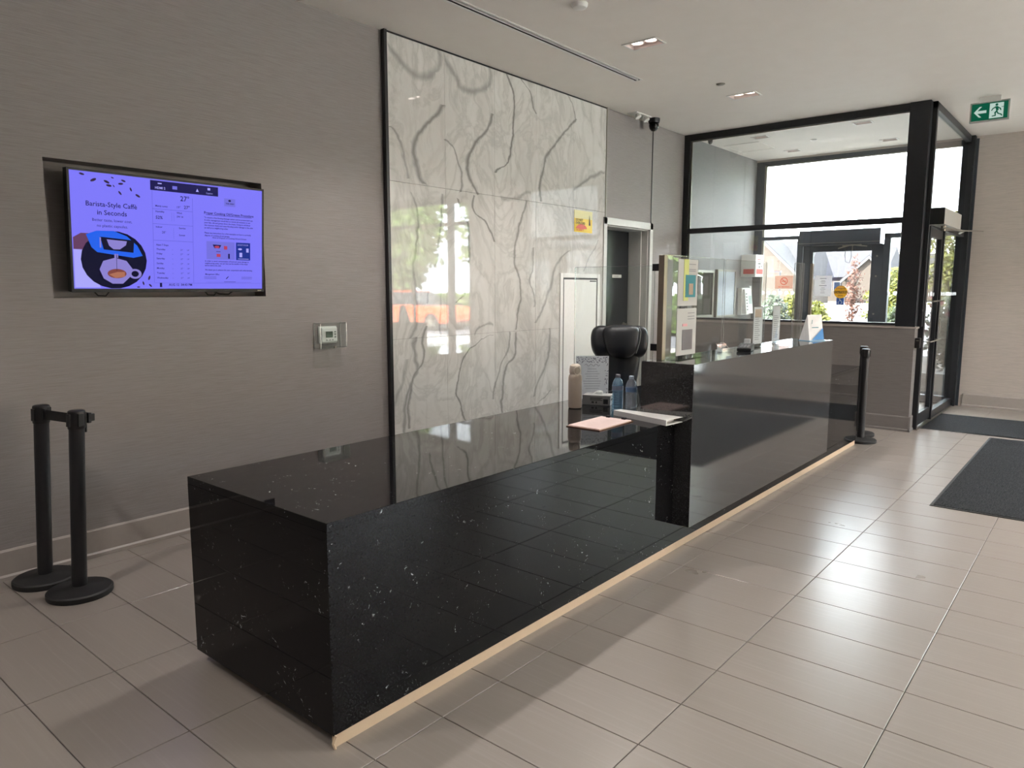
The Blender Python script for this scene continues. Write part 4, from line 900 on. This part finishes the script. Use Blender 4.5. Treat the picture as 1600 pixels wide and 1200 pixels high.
bm = bmesh.new(); quad(bm, (9.03, 2.198, 1.70), X, Z, .24, .07); quad(bm, (8.998, 2.38, 1.70), NY, Z, .16, .07); quad(bm, (9.05, 2.198, 1.90), X, Z, .14, .012); quad(bm, (9.05, 2.198, 1.88), X, Z, .10, .008); obj('red_band', bm, plain('signal_red', rgb(214, 66, 60), .5), fb)
bm = bmesh.new(); quad(bm, (9.08, 2.198, 1.84), X, Z, .10, .015); disc(bm, (9.13, 2.1978, 1.80), X, Z, .018, 12); quad(bm, (9.20, 2.198, 1.80), X, Z, .03, .02); obj('dark_print', bm, _plain['dark_ink'], fb)
ic = thing('intercom_panel', 'white entry intercom panel with a slanted face by the facade', 'intercom', (9.1, 2.38, 1.1))
obj('back_box', box(8.93, 9.24, 2.36, 2.419, 1.11, 1.50), M_whitep, ic, bevel=.004)
bm = bmesh.new(); prism(bm, [(2.36, 1.13), (2.36, 1.48), (2.33, 1.48), (2.29, 1.13)], 'x', 8.96, 9.21); obj('front_case', bm, M_whitep, ic, bevel=.003, norm=True)
bm = bmesh.new(); prism(bm, [(2.321, 1.39), (2.318, 1.39), (2.298, 1.19), (2.301, 1.19)], 'x', 9.08, 9.19); obj('display', bm, plain('lcd_teal_grey', rgb(150, 172, 168), .3), ic, norm=True)
bm = bmesh.new()
for i in range(6): z_ = 1.18+i*.045; prism(bm, [(2.30+(z_-1.13)*.114-.012, z_), (2.30+(z_-1.13)*.114-.012, z_+.018), (2.30+(z_-1.13)*.114, z_+.018), (2.30+(z_-1.13)*.114, z_)], 'x', 8.99, 9.03)
obj('button', bm, _plain['dark_ink'], ic, norm=True)
kp = thing('key_switch', 'small white key switch on the wall beside the facade post', 'switch', (9.35, 2.41, 1.4))
obj('plate', box(9.31, 9.39, 2.400, 2.419, 1.36, 1.53), M_whitep, kp, bevel=.003); obj('slot', box(9.335, 9.365, 2.398, 2.4005, 1.42, 1.48), M_edge, kp)
rp = thing('red_pull_station', 'small red and white alarm point low beside the facade post', 'alarm', (9.35, 2.41, 1.15))
obj('box', box(9.30, 9.39, 2.38, 2.419, 1.12, 1.25), _plain['signal_red'], rp, bevel=.004); obj('lever', box(9.315, 9.375, 2.372, 2.38, 1.16, 1.185), M_white, rp)

# ------------------------------------------------------------ ceiling things
M_lampin = plain('fixture_pink_white', rgb(236, 222, 216), .35)
E_lamp = emit('lamp_glow', (1, .86, .78, 1), 9.0); E_vl = emit('lamp_glow_dim', (1, .9, .8, 1), 2.5)
def downlight(x, y, hx, hy, label, power, E, lamps, group=None):
    t = thing('ceiling_light', label, 'ceiling light', (x, y, CEIL), group); e = .014; d = .05
    obj('trim_frame', boxes([(x-hx-e, x+hx+e, y-hy-e, y-hy, CEIL-.006, CEIL), (x-hx-e, x+hx+e, y+hy, y+hy+e, CEIL-.006, CEIL), (x-hx-e, x-hx, y-hy, y+hy, CEIL-.006, CEIL), (x+hx, x+hx+e, y-hy, y+hy, CEIL-.006, CEIL)]), M_white, t)
    obj('housing', boxes([(x-hx-.004, x+hx+.004, y-hy-.004, y-hy, CEIL-.004, CEIL+d), (x-hx-.004, x+hx+.004, y+hy, y+hy+.004, CEIL-.004, CEIL+d), (x-hx-.004, x-hx, y-hy, y+hy, CEIL-.004, CEIL+d), (x+hx, x+hx+.004, y-hy, y+hy, CEIL-.004, CEIL+d), (x-hx, x+hx, y-hy, y+hy, CEIL+d, CEIL+d+.004)]), M_lampin, t)
    for ly in lamps:
        bm = bmesh.new(); lathe(bm, [(.055, .03), (.055, 0), (.046, -.004), (.044, .004)], 20, Matrix.Translation((x, y+ly, CEIL+.018)), cap=False); lp = obj('lamp', bm, M_lampin, t, smooth='auto')
        bm = bmesh.new(); disc(bm, (x, y+ly, CEIL+.0195), (1, 0, 0), (0, -1, 0), .043, 16); obj('bulb', bm, E, lp)
    if power:
        l = bpy.data.lights.new('lamp_light', 'SPOT'); l.energy = power*len(lamps)*3.0; l.spot_size = math.radians(115); l.spot_blend = .7; l.shadow_soft_size = .05; l.color = (1, .93, .89)
        lo = bpy.data.objects.new('lamp_light', l); COL.objects.link(lo); lo.parent = t; lo.location = (0, 0, -.03)
    return t
names = {(3.83, 1.12): 'twin-lamp recessed ceiling light nearer to the viewer, beside the slot diffuser', (5.77, 1.12): 'twin-lamp recessed ceiling light farther off, nearer the vestibule glass'}
for x, y in DL:
    downlight(x, y, .075, .13, names.get((x, y), 'unseen twin-lamp recessed ceiling light added outside the picture'), DOWNLIGHT_W, E_lamp, (-.058, .058), None if (x, y) in names else 'unseen ceiling lights')
vn = ['small recessed light in the vestibule ceiling, near row beside the access panel', 'small recessed light in the vestibule ceiling, far row on the left', 'small recessed light in the vestibule ceiling, near row on the right', 'small recessed light in the vestibule ceiling, far row on the right']
for (x, y), n_ in zip(VL, vn): downlight(x, y, .06, .085, n_, DOWNLIGHT_W*.7, E_vl, (0,))
sd = thing('slot_diffuser', 'long narrow slot air diffuser in the lobby ceiling', 'air vent', (2.78, 1.653, CEIL))
x0, x1, y0, y1 = .9, 4.66, 1.618, 1.688
obj('frame', boxes([(x0, x1, y0-.012, y0+.006, CEIL-.004, CEIL), (x0, x1, y1-.006, y1+.012, CEIL-.004, CEIL), (x0-.012, x0, y0-.012, y1+.012, CEIL-.004, CEIL), (x1, x1+.012, y0-.012, y1+.012, CEIL-.004, CEIL), (x0, x1, 1.648, 1.658, CEIL-.003, CEIL+.02)]), M_white, sd)
obj('throat', boxes([(x0, x1, y0, y1, CEIL+.10, CEIL+.104), (x0, x1, y0-.003, y0, CEIL, CEIL+.1), (x0, x1, y1, y1+.003, CEIL, CEIL+.1), (x0-.003, x0, y0, y1, CEIL, CEIL+.1), (x1, x1+.003, y0, y1, CEIL, CEIL+.1)]), M_blackm, sd)
def small_ceiling(name, label, cat, x, y, prof, mat):
    bm = bmesh.new(); lathe(bm, prof, 24, Matrix.Translation((x, y, CEIL)) @ Matrix.Rotation(PI, 4, 'X')); o = obj(name, bm, mat, None, smooth='auto'); return tag(o, label, cat)
small_ceiling('smoke_detector', 'round white smoke detector at the top edge of the picture', 'detector', 2.86, 1.05, [(.055, 0), (.055, .012), (.045, .028), (.02, .036)], M_white)
small_ceiling('sprinkler_cover', 'small round sprinkler cover beside the farther ceiling light', 'sprinkler', 5.25, 1.13, [(.04, 0), (.04, .004), (.028, .010)], M_edge)
small_ceiling('sprinkler_cover', 'small round sprinkler cover in the middle of the vestibule ceiling', 'sprinkler', 8.37, 1.28, [(.04, 0), (.04, .004), (.028, .010)], M_edge)
ap = thing('ceiling_panel', 'square access panel in the vestibule ceiling by the left wall', 'ceiling panel', (8.3, 2.1, CEIL))
obj('panel', box(8.06, 8.60, 1.87, 2.31, CEIL-.004, CEIL), M_ceil, ap, bevel=.002); obj('frame', boxes([(8.045, 8.06, 1.855, 2.325, CEIL-.006, CEIL), (8.60, 8.615, 1.855, 2.325, CEIL-.006, CEIL), (8.06, 8.60, 1.855, 1.87, CEIL-.006, CEIL), (8.06, 8.60, 2.31, 2.325, CEIL-.006, CEIL)]), M_ceil, ap)
# dome cameras
def dome(label, x, y, s):
    t = thing('dome_camera', label, 'security camera', (x, y, CEIL))
    bm = bmesh.new(); lathe(bm, [(.062*s, 0), (.062*s, .02*s), (.056*s, .045*s)], 24, Matrix.Translation((x, y, CEIL)) @ Matrix.Rotation(PI, 4, 'X')); obj('mount', bm, M_black, t, smooth='auto')
    bm = bmesh.new(); lathe(bm, [(.052*s, .045*s), (.052*s, .075*s), (.044*s, .105*s), (.026*s, .125*s), (.006*s, .13*s)], 24, Matrix.Translation((x, y, CEIL)) @ Matrix.Rotation(PI, 4, 'X')); obj('dome', bm, plain('smoked_dome', rgb(12, 12, 14), .08), t, smooth=True)
dome('black dome camera hanging from the ceiling above the recessed door', 6.08, 2.27, 1.05)
dome('tiny black dome camera at the vestibule ceiling corner', 7.475, 2.25, .55)
el = thing('emergency_light', 'white ceiling emergency light fitting beside the dome camera', 'emergency light', (5.8, 2.3, CEIL))
obj('plate', box(5.66, 5.98, 2.24, 2.36, CEIL-.012, CEIL), M_white, el, bevel=.004)
for x_ in (5.72, 5.90):
    bm = bmesh.new(); lathe(bm, [(.018, 0), (.03, .02), (.034, .045), (.03, .048)], 16, Matrix.Translation((x_, 2.28, CEIL-.012)) @ Matrix.Rotation(PI-.5, 4, 'X')); obj('lamp_head', bm, M_white, el, smooth='auto')
# exit sign
ex = thing('exit_sign', 'green running-man exit sign hanging from the ceiling at top right', 'exit sign', (0, 0, 0))
obj('mount', box(-.09, .09, -.03, .03, .185, .235), M_white, ex, bevel=.003)
obj('case', boxes([(-.165, .165, -.02, .02, 0, .19)]), plain('sign_grey_case', rgb(170, 172, 168), .4), ex, bevel=.004)
E_green = emit('sign_green', (.008, .16, .085, 1), .55); k = E_green
obj('face', box(-.15, .15, -.0225, -.020, .015, .175), E_green, ex)
E_sw = emit('sign_white', (.75, .95, .85, 1), .62)
bm = bmesh.new(); F = lambda pts, o=(0, -.0232, 0): poly(bm, pts, o, X, Z)
F([(-.13, .095), (-.085, .145), (-.065, .145), (-.10, .108), (-.025, .108), (-.025, .082), (-.10, .082), (-.065, .045), (-.085, .045)])
F([(.0, .025), (.115, .025), (.115, .165), (.0, .165)]); obj('arrow_and_door', bm, E_sw, ex)
bm = bmesh.new(); F = lambda pts, o=(0, -.0240, 0): poly(bm, pts, o, X, Z)
disc(bm, (.057, -.0240, .148), X, Z, .012, 14)
F([(.045, .132), (.068, .134), (.076, .095), (.056, .088)])
F([(.066, .130), (.092, .112), (.098, .092), (.090, .090), (.083, .106), (.064, .118)])
F([(.047, .132), (.024, .118), (.012, .098), (.020, .094), (.030, .110), (.052, .120)])
F([(.056, .094), (.040, .076), (.046, .052), (.022, .048), (.022, .040), (.056, .042), (.054, .070), (.070, .088)])
F([(.062, .092), (.078, .066), (.100, .058), (.110, .040), (.102, .036), (.092, .050), (.068, .060), (.054, .086)])
F([(.098, .12), (.125, .12), (.125, .125), (.098, .125)]); obj('running_figure', bm, E_green, ex)
ex.location = (7.35, -.715, 3.115); ex.rotation_euler = (0, 0, -PI/2)

# entrance mats
def mat_(label, x0, x1, y0, y1):
    t = thing('floor_mat', label, 'mat', ((x0+x1)/2, (y0+y1)/2, 0))
    bm = bmesh.new(); prism(bm, [(y0, 0), (y1, 0), (y1-.012, .005), (y1-.02, .005), (y0+.02, .005), (y0+.012, .005)], 'x', x0, x1); obj('rubber_border', bm, M_rubber, t, norm=True)
    obj('pile', box(x0+.022, x1-.022, y0+.022, y1-.022, .004, .009), M_mat, t, bevel=.003)
mat_('large charcoal entrance mat lying nearer the viewer at right', 4.285, 7.29, -2.75, -.95)
mat_('smaller charcoal mat in front of the vestibule side door', 7.40, 8.60, -3.1, -.30)

# ------------------------------------------------------------ outdoors
_rgb = rgb
def rgb(r, g, b_): c = _rgb(r, g, b_); return (c[0]*OUT, c[1]*OUT, c[2]*OUT, 1)   # outdoor surfaces: albedos darkened so strong daylight does not clip them
OUT = .125
k = N('street_ground'); v = k.coords('World'); a = k.noise(v, 3, 4); k.set(k.ramp(a, [(.3, _rgb(160, 158, 154)), (.7, _rgb(176, 174, 168))]), .9); M_grd = k.m
sobj('ground_outside', boxes([(9.62, 130, -90, 90, -.3, -.08), (-30, 9.62, -90, -8.2, -.3, -.08)]), M_grd, 'pale paved ground outside the facade', 'ground')
sobj('planter_curb', box(10.9, 11.15, -3.2, 6, -.08, .24), plain('pale_concrete', rgb(182, 180, 174), .8), 'low pale concrete curb of the planting bed outside', 'curb')
sobj('street_outside', box(16.2, 62, -60, 60, -.08, -.06), plain('asphalt', _rgb(112, 112, 117), .9), 'grey asphalt street beyond the planting bed', 'street')
M_soil = plain('garden_soil', rgb(96, 84, 70), .95)
sobj('planting_bed', box(11.15, 15.8, -3.2, 8, -.08, .10), M_soil, 'soil bed with shrubs outside the facade', 'garden bed')
def leafmat(n, c1, c2):
    k = N(n); k.set(k.mix(k.n('ShaderNodeNewGeometry').outputs['Random Per Island'], c1, c2), .6)
    tl = k.n('ShaderNodeBsdfTranslucent'); tl.inputs[0].default_value = c2; mx = k.n('ShaderNodeMixShader'); mx.inputs[0].default_value = .35
    k.l(k.b.outputs[0], mx.inputs[1]); k.l(tl.outputs[0], mx.inputs[2]); k.l(mx.outputs[0], k.out.inputs[0]); return k.m
L_yel = leafmat('lime_leaves', rgb(150, 168, 20), rgb(214, 214, 40)); L_grn = leafmat('green_leaves', rgb(70, 110, 50), rgb(140, 170, 90)); L_red = leafmat('rust_leaves', rgb(150, 80, 50), rgb(205, 130, 100))
L_pale = leafmat('grey_green_leaves', rgb(120, 150, 110), rgb(185, 200, 170)); L_flow = leafmat('pink_flowers', rgb(200, 60, 90), rgb(240, 150, 160)); L_tree = leafmat('tree_leaves', _rgb(78, 104, 44), _rgb(120, 144, 70))
M_stoneb = plain('tan_brick', _rgb(150, 130, 112), .9, 0, .1, 4)
M_bark = plain('bark', rgb(96, 80, 64), .9)
def plant(name, label, cat, x, y, z0, h, r, mat, n, leaf, seed, crown=.25, trunk=.02, extra=None, group=None):
    rd = random.Random(seed); t = thing(name, label, cat, (x, y, z0), group)
    bm = bmesh.new(); tube(bm, [(x, y, z0-.02), (x+.01, y, z0+h*crown+.05), (x+.02, y+.01, z0+h*.75)], [trunk, trunk*.8, trunk*.3], 7)
    for i in range(7):
        a = rd.uniform(0, 2*PI); hz = z0+h*rd.uniform(max(.08, crown*.8), .7); tube(bm, [(x, y, hz), (x+r*.7*math.cos(a), y+r*.7*math.sin(a), hz+h*.18)], [trunk*.5, trunk*.15], 5)
    obj('stem', bm, M_bark, t)
    bm = bmesh.new()
    for i in range(n):
        a, u, q = rd.uniform(0, 2*PI), rd.uniform(-1, 1), rd.random()**.45
        w_ = math.sqrt(1-u*u)*q; lump = .8+.3*math.sin(3*a+seed)+.15*math.sin(5*u*3+seed)
        p = Vector((x+r*w_*lump*math.cos(a), y+r*w_*lump*math.sin(a), z0+h*(crown+(1-crown)*(u*q+1)/2)))
        d = Vector((rd.uniform(-1, 1), rd.uniform(-1, 1), rd.uniform(-.6, 1))).normalized(); e = d.orthogonal().normalized(); s_ = leaf*rd.uniform(.6, 1.3)
        bm.faces.new([bm.verts.new(c_) for c_ in (p-d*s_, p-e*s_*.5, p+d*s_, p+e*s_*.5)])
    obj('foliage', bm, mat, t)
    if extra:
        bm = bmesh.new()
        for i in range(50):
            a, q = rd.uniform(0, 2*PI), rd.random(); p = Vector((x+r*q*math.cos(a), y+r*q*math.sin(a), z0+h*rd.uniform(.5, 1.0)))
            disc(bm, p, (0, 1, 0), (0, 0, 1), .035, 6)
        obj('flowers', bm, extra, t)
    return t
plant('shrub', 'bright lime shrub left of the exterior door', 'shrub', 14.2, 3.32, .1, 1.36, .42, L_yel, 3600, .05, 1, .1)
plant('shrub', 'bright lime shrub behind the notice on the exterior door', 'shrub', 13.6, 2.74, .1, 1.16, .34, L_yel, 2600, .05, 2, .1)
plant('shrub', 'tall lime shrub right of the exterior door', 'shrub', 13.5, 1.36, .1, 1.78, .44, L_yel, 4500, .05, 3, .1)
plant('shrub', 'pale grey-green shrub at the left facade pane', 'shrub', 13.1, 3.42, .1, 1.30, .32, L_pale, 2400, .045, 4, .08)
plant('young_tree', 'slender rust-leaved young tree seen through the exterior door', 'small tree', 13.9, 2.16, .1, 2.10, .20, L_red, 800, .035, 5, .15)
plant('shrub', 'pale shrub right of the rust-leaved tree', 'shrub', 14.7, 1.80, .1, 1.35, .30, L_pale, 2400, .045, 6, .1)
plant('shrub', 'low green shrub under the right facade pane', 'shrub', 12.2, .98, .1, 1.15, .24, L_grn, 2600, .045, 7, .08)
plant('shrub', 'green flowering shrub behind the side door glass', 'shrub', 12.2, .22, .1, 1.30, .36, L_pale, 2600, .045, 8, .05, extra=L_flow)
plant('shrub', 'leafy shrub at the right end of the planting bed', 'shrub', 13.4, -.85, .1, 1.7, .42, L_grn, 1700, .05, 9, .05)
plant('young_tree', 'young green tree behind the side door glass', 'tree', 15.2, .75, .1, 2.9, .7, L_yel, 1500, .06, 10, .3, .04)
TT = [(23.6, -12, 7.5, 2.1, 'round green tree nearest the vestibule side of the street'), (27.5, -17.6, 8.5, 2.4, 'round green tree mirrored at the middle of the marble'), (23.6, -21.6, 8.5, 2.3, 'green tree mirrored at the left edge of the marble'),
      (27.5, -25.5, 9, 2.4, 'green tree farther along the street beyond the lobby window'), (33, -8.5, 9, 2.4, 'taller tree in the back row closest to the houses'), (34, -15.2, 9.5, 2.6, 'back row tree behind the orange car'), (34.5, -21, 10, 2.6, 'tallest back row tree beyond the parked cars'), (34, -34, 10, 3.0, 'green tree at the far end of the row outside')]
for i, (x, y, h, r, lb) in enumerate(TT): plant('street_tree', lb, 'tree', x, y, -.06, h, r, L_tree, 6000, .24, 20+i, .14, .16, group='street trees beyond the parked cars')
hg = thing('hedge', 'long clipped green hedge behind the parked cars', 'hedge', (20.6, -17, -.06)); rd = random.Random(5); bm = bmesh.new()
for i in range(9000):
    p_ = Vector((20.3+rd.random()*.6, rd.uniform(-30, -5), rd.uniform(0, 1.25))); d = Vector((rd.uniform(-1, 1), rd.uniform(-1, 1), rd.uniform(-.6, 1))).normalized(); e = d.orthogonal().normalized()
    bm.faces.new([bm.verts.new(c_) for c_ in (p_-d*.16, p_-e*.09, p_+d*.16, p_+e*.09)])
obj('foliage', bm, L_tree, hg); obj('stems', box(20.45, 20.75, -30, -5, -.06, 1.0), M_bark, hg)
# unseen building added to screen the low sky beyond the added window wall
ab = thing('sky_screen_building', 'unseen beige brick building added across the side street to screen the sky', 'building', (8, -31, -.08))
obj('wall', box(-22, 24, -36, -31, -.08, 7.5), M_stoneb, ab); obj('parapet', box(-22.2, 24.2, -36.2, -30.8, 7.5, 7.9), plain('parapet_grey', _rgb(150, 150, 150), .8), ab)
for i in range(11):
    for z_ in (1.0, 4.4):
        f_ = obj('window', box(-20+i*4, -18.2+i*4, -31.05, -31, z_, z_+1.7), plain('window_trim_white', rgb(220, 220, 220), .6), ab); obj('pane', box(-19.9+i*4, -18.3+i*4, -31.07, -31.05, z_+.1, z_+1.6), plain('building_glass', rgb(80, 92, 110), .2), f_)
# lamp post
lp = thing('lamp_post', 'dark slim street lamp post outside the left facade pane', 'lamp post', (40, 13, -.08))
bm = bmesh.new(); tube(bm, [(40, 12.95, -.08), (40, 12.95, 2.4)], .05, 8); obj('pole', bm, M_blackm, lp); bm = bmesh.new(); B(bm, 39.9, 40.1, 12.9, 13.5, 2.4, 2.48); obj('lamp_head', bm, M_blackm, lp)
# houses
def V(p, xx):      # point at distance xx on the line of sight through the (y, z) measured at x = 32
    s_ = (xx+1.3132)/33.3132; return (-1.8475+(p[0]+1.8475)*s_, 1.4903+(p[1]-1.4903)*s_)
k = N('roof_shingle'); v = k.coords('World', (1, 1, 1)); br = k.n('ShaderNodeTexBrick'); br.inputs['Scale'].default_value = 1.6; br.inputs['Color1'].default_value = rgb(100, 97, 110); br.inputs['Color2'].default_value = rgb(86, 84, 96); br.inputs['Mortar'].default_value = rgb(76, 74, 84)
mp = k.n('ShaderNodeMapping'); mp.inputs['Rotation'].default_value = (0, PI/2, PI/2); k.l(k.coords('World'), mp.inputs[0]); k.l(mp.outputs[0], br.inputs['Vector']); k.set(br.outputs['Color'], .9); M_roof = k.m
M_stone = plain('beige_brick', rgb(140, 122, 108), .9, 0, .1, 4); M_fasc = plain('white_fascia', rgb(190, 190, 194), .6); M_garage = plain('pale_garage_door', rgb(190, 190, 192), .6); M_wing = plain('house_window_glass', rgb(70, 84, 104), .15)
def house(label, x, gables, roof, wall_y, eave, windows, garages):
    h = thing('house', label, 'house', (x, V((wall_y[0], 0), x)[0], -.08))
    y0, y1 = V((wall_y[0], 0), x)[0], V((wall_y[1], 0), x)[0]; ze = V((0, eave), x)[1]; zr = V((0, roof), x)[1]
    obj('wall', box(x, x+9, min(y0, y1), max(y0, y1), -.08, ze), M_stone, h)
    bm = bmesh.new(); prism(bm, [(x-.4, ze-.05), (x+4.5, zr), (x+9.4, ze-.05)], 'y', min(y0, y1)-.4, max(y0, y1)+.4); obj('roof', bm, M_roof, h, norm=True)
    for (ya, yb, yc, zb, zt) in gables:
        A, Bp = V((ya, zb), x-1.5), V((yb, zb), x-1.5); T = V((yc, zt), x-1.5)
        bm = bmesh.new(); prism(bm, [(A[0], -.08), (A[0], A[1]), T, (Bp[0], Bp[1]), (Bp[0], -.08)], 'x', x-1.5, x+3); g = obj('gable_wall', bm, M_stone, h, norm=True)
        bm = bmesh.new(); e = .28
        for q in (A, Bp):
            sgn = -1 if q[0] < T[0] else 1
            prism(bm, [(q[0]+sgn*.5, q[1]-.35), (T[0], T[1]), (T[0], T[1]+e), (q[0]+sgn*.5, q[1]-.35+e)], 'x', x-1.9, x-1.5)
        obj('fascia', bm, M_fasc, g, norm=True)
        bm = bmesh.new()
        for q in (A, Bp):
            sgn = -1 if q[0] < T[0] else 1
            prism(bm, [(q[0]+sgn*.5, q[1]-.35+e), (T[0], T[1]+e), (T[0], T[1]+e+.12), (q[0]+sgn*.5, q[1]-.23+e)], 'x', x-1.9, x+3.5)
        obj('gable_roof', bm, M_roof, g, norm=True)
    for (ya, yb, za, zb) in windows:
        a, b = V((ya, za), x-.1), V((yb, zb), x-.1); w_ = obj('window', box(x-.12, x, min(a[0], b[0]), max(a[0], b[0]), a[1], b[1]), M_fasc, h)
        obj('pane', box(x-.16, x-.12, min(a[0], b[0])+.08, max(a[0], b[0])-.08, a[1]+.08, b[1]-.08), M_wing, w_)
    for (ya, yb, za, zb) in garages:
        a, b = V((ya, za), x-.1), V((yb, zb), x-.1); obj('garage_door', box(x-.12, x, min(a[0], b[0]), max(a[0], b[0]), -.08, b[1]), M_garage, h)
house('grey-roofed house with a tall white-edged gable seen through the left pane', 74, [(9.25, 12.3, 10.95, 1.95, 3.62)], 3.70, (13.2, 9.12), 2.05, [(9.2, 8.95, 1.3, 1.8)], [])
house('grey-roofed house framed by the exterior door glass', 87, [(5.7, 7.25, 6.35, 1.85, 2.75)], 3.28, (8.75, 5.85), 2.0, [(7.75, 7.45, 1.4, 1.8), (8.5, 8.2, 1.4, 1.8), (8.15, 7.9, 2.10, 2.3)], [(8.0, 7.1, 0, .95), (6.8, 6.2, 0, 1.3)])
house('grey-roofed house at the right edge of the street row', 100, [(4.9, 5.6, 5.3, 2.0, 2.75)], 2.95, (5.1, 1.5), 2.0, [(4.6, 4.2, 1.2, 1.7), (3.4, 3.0, 1.2, 1.7)], [])
# small dormer/vent on the middle roof
# orange car + white car + fence line
def car(label, x, y, rz, paint):
    t = thing('parked_car', label, 'car', (0, 0, 0))
    bm = bmesh.new(); sec = [(-2.2, .35, .62, .70), (-2.0, .28, .80, .82), (-1.2, .25, .92, .88), (0, .25, .95, .90), (1.3, .25, .92, .88), (2.0, .28, .85, .82), (2.25, .38, .66, .70)]
    rings = []
    for xx, zb, zt, hw_ in sec: rings.append([bm.verts.new(p) for p in ((xx, -hw_*.92, zb), (xx, -hw_, (zb+zt)/2), (xx, -hw_*.93, zt), (xx, hw_*.93, zt), (xx, hw_, (zb+zt)/2), (xx, hw_*.92, zb))])
    for a, b in zip(rings, rings[1:]):
        for i in range(6): bm.faces.new((a[i], b[i], b[(i+1) % 6], a[(i+1) % 6]))
    bm.faces.new(rings[0]); bm.faces.new(rings[-1][::-1]); obj('body', bm, paint, t, bevel=.04, norm=True, smooth='auto')
    bm = bmesh.new(); bot = [(-1.95, .80), (1.0, .80)]; pr2 = [(-1.95, .88), (-1.55, 1.42), (.10, 1.45), (1.05, .90)]
    lo = [bm.verts.new((a, s_*.80, z)) for s_ in (-1, 1) for a, z in pr2]; 
    for v_ in lo:
        if v_.co.z > 1.3: v_.co.y *= .78
    bm.faces.new(lo[:4][::-1]); bm.faces.new(lo[4:])
    for i in range(4): j = (i+1) % 4; bm.faces.new((lo[i], lo[j], lo[4+j], lo[4+i]))
    cb_ = obj('cabin_glass', bm, M_wing, t, norm=True); obj('roof_panel', box(-1.5, .06, -.60, .60, 1.43, 1.48), paint, t, bevel=.03)
    for wx in (-1.35, 1.4):
        for s_ in (-1, 1):
            bm = bmesh.new(); lathe(bm, [(.30, -.1), (.33, -.07), (.33, .07), (.30, .1)], 20, Matrix.Translation((wx, s_*.80, .33)) @ Matrix.Rotation(PI/2, 4, 'X')); wl_ = obj('wheel', bm, M_rubber, t, smooth='auto')
            bm = bmesh.new(); lathe(bm, [(.19, -.115), (.19, .115)], 14, Matrix.Translation((wx, s_*.80, .33)) @ Matrix.Rotation(PI/2, 4, 'X')); obj('hub', bm, M_edge, wl_)
    for s_ in (-1, 1): obj('headlight', box(2.05, 2.22, s_*.6-.12, s_*.6+.12, .62, .74), M_white, t, bevel=.02)
    t.location = (x, y, -.08); t.rotation_euler = (0, 0, rz); return t
car('orange car parked outside, mirrored in the marble', 18.2, -14.3, PI/2-.06, plain('orange_paint', _rgb(222, 84, 30), .3))
car('white car parked outside beside the orange one', 18.5, -19.8, PI/2, plain('white_car_paint', _rgb(205, 208, 210), .3))

# pieces too small to pick apart singly stay joined as stuff parts
for o in bpy.data.objects:
    if o.parent and o.type == 'MESH' and o.name.split('.')[0] in ('printed_line', 'printing', 'floral_border', 'foliage', 'stems', 'flowers', 'dot_marking'): o['kind'] = 'stuff'
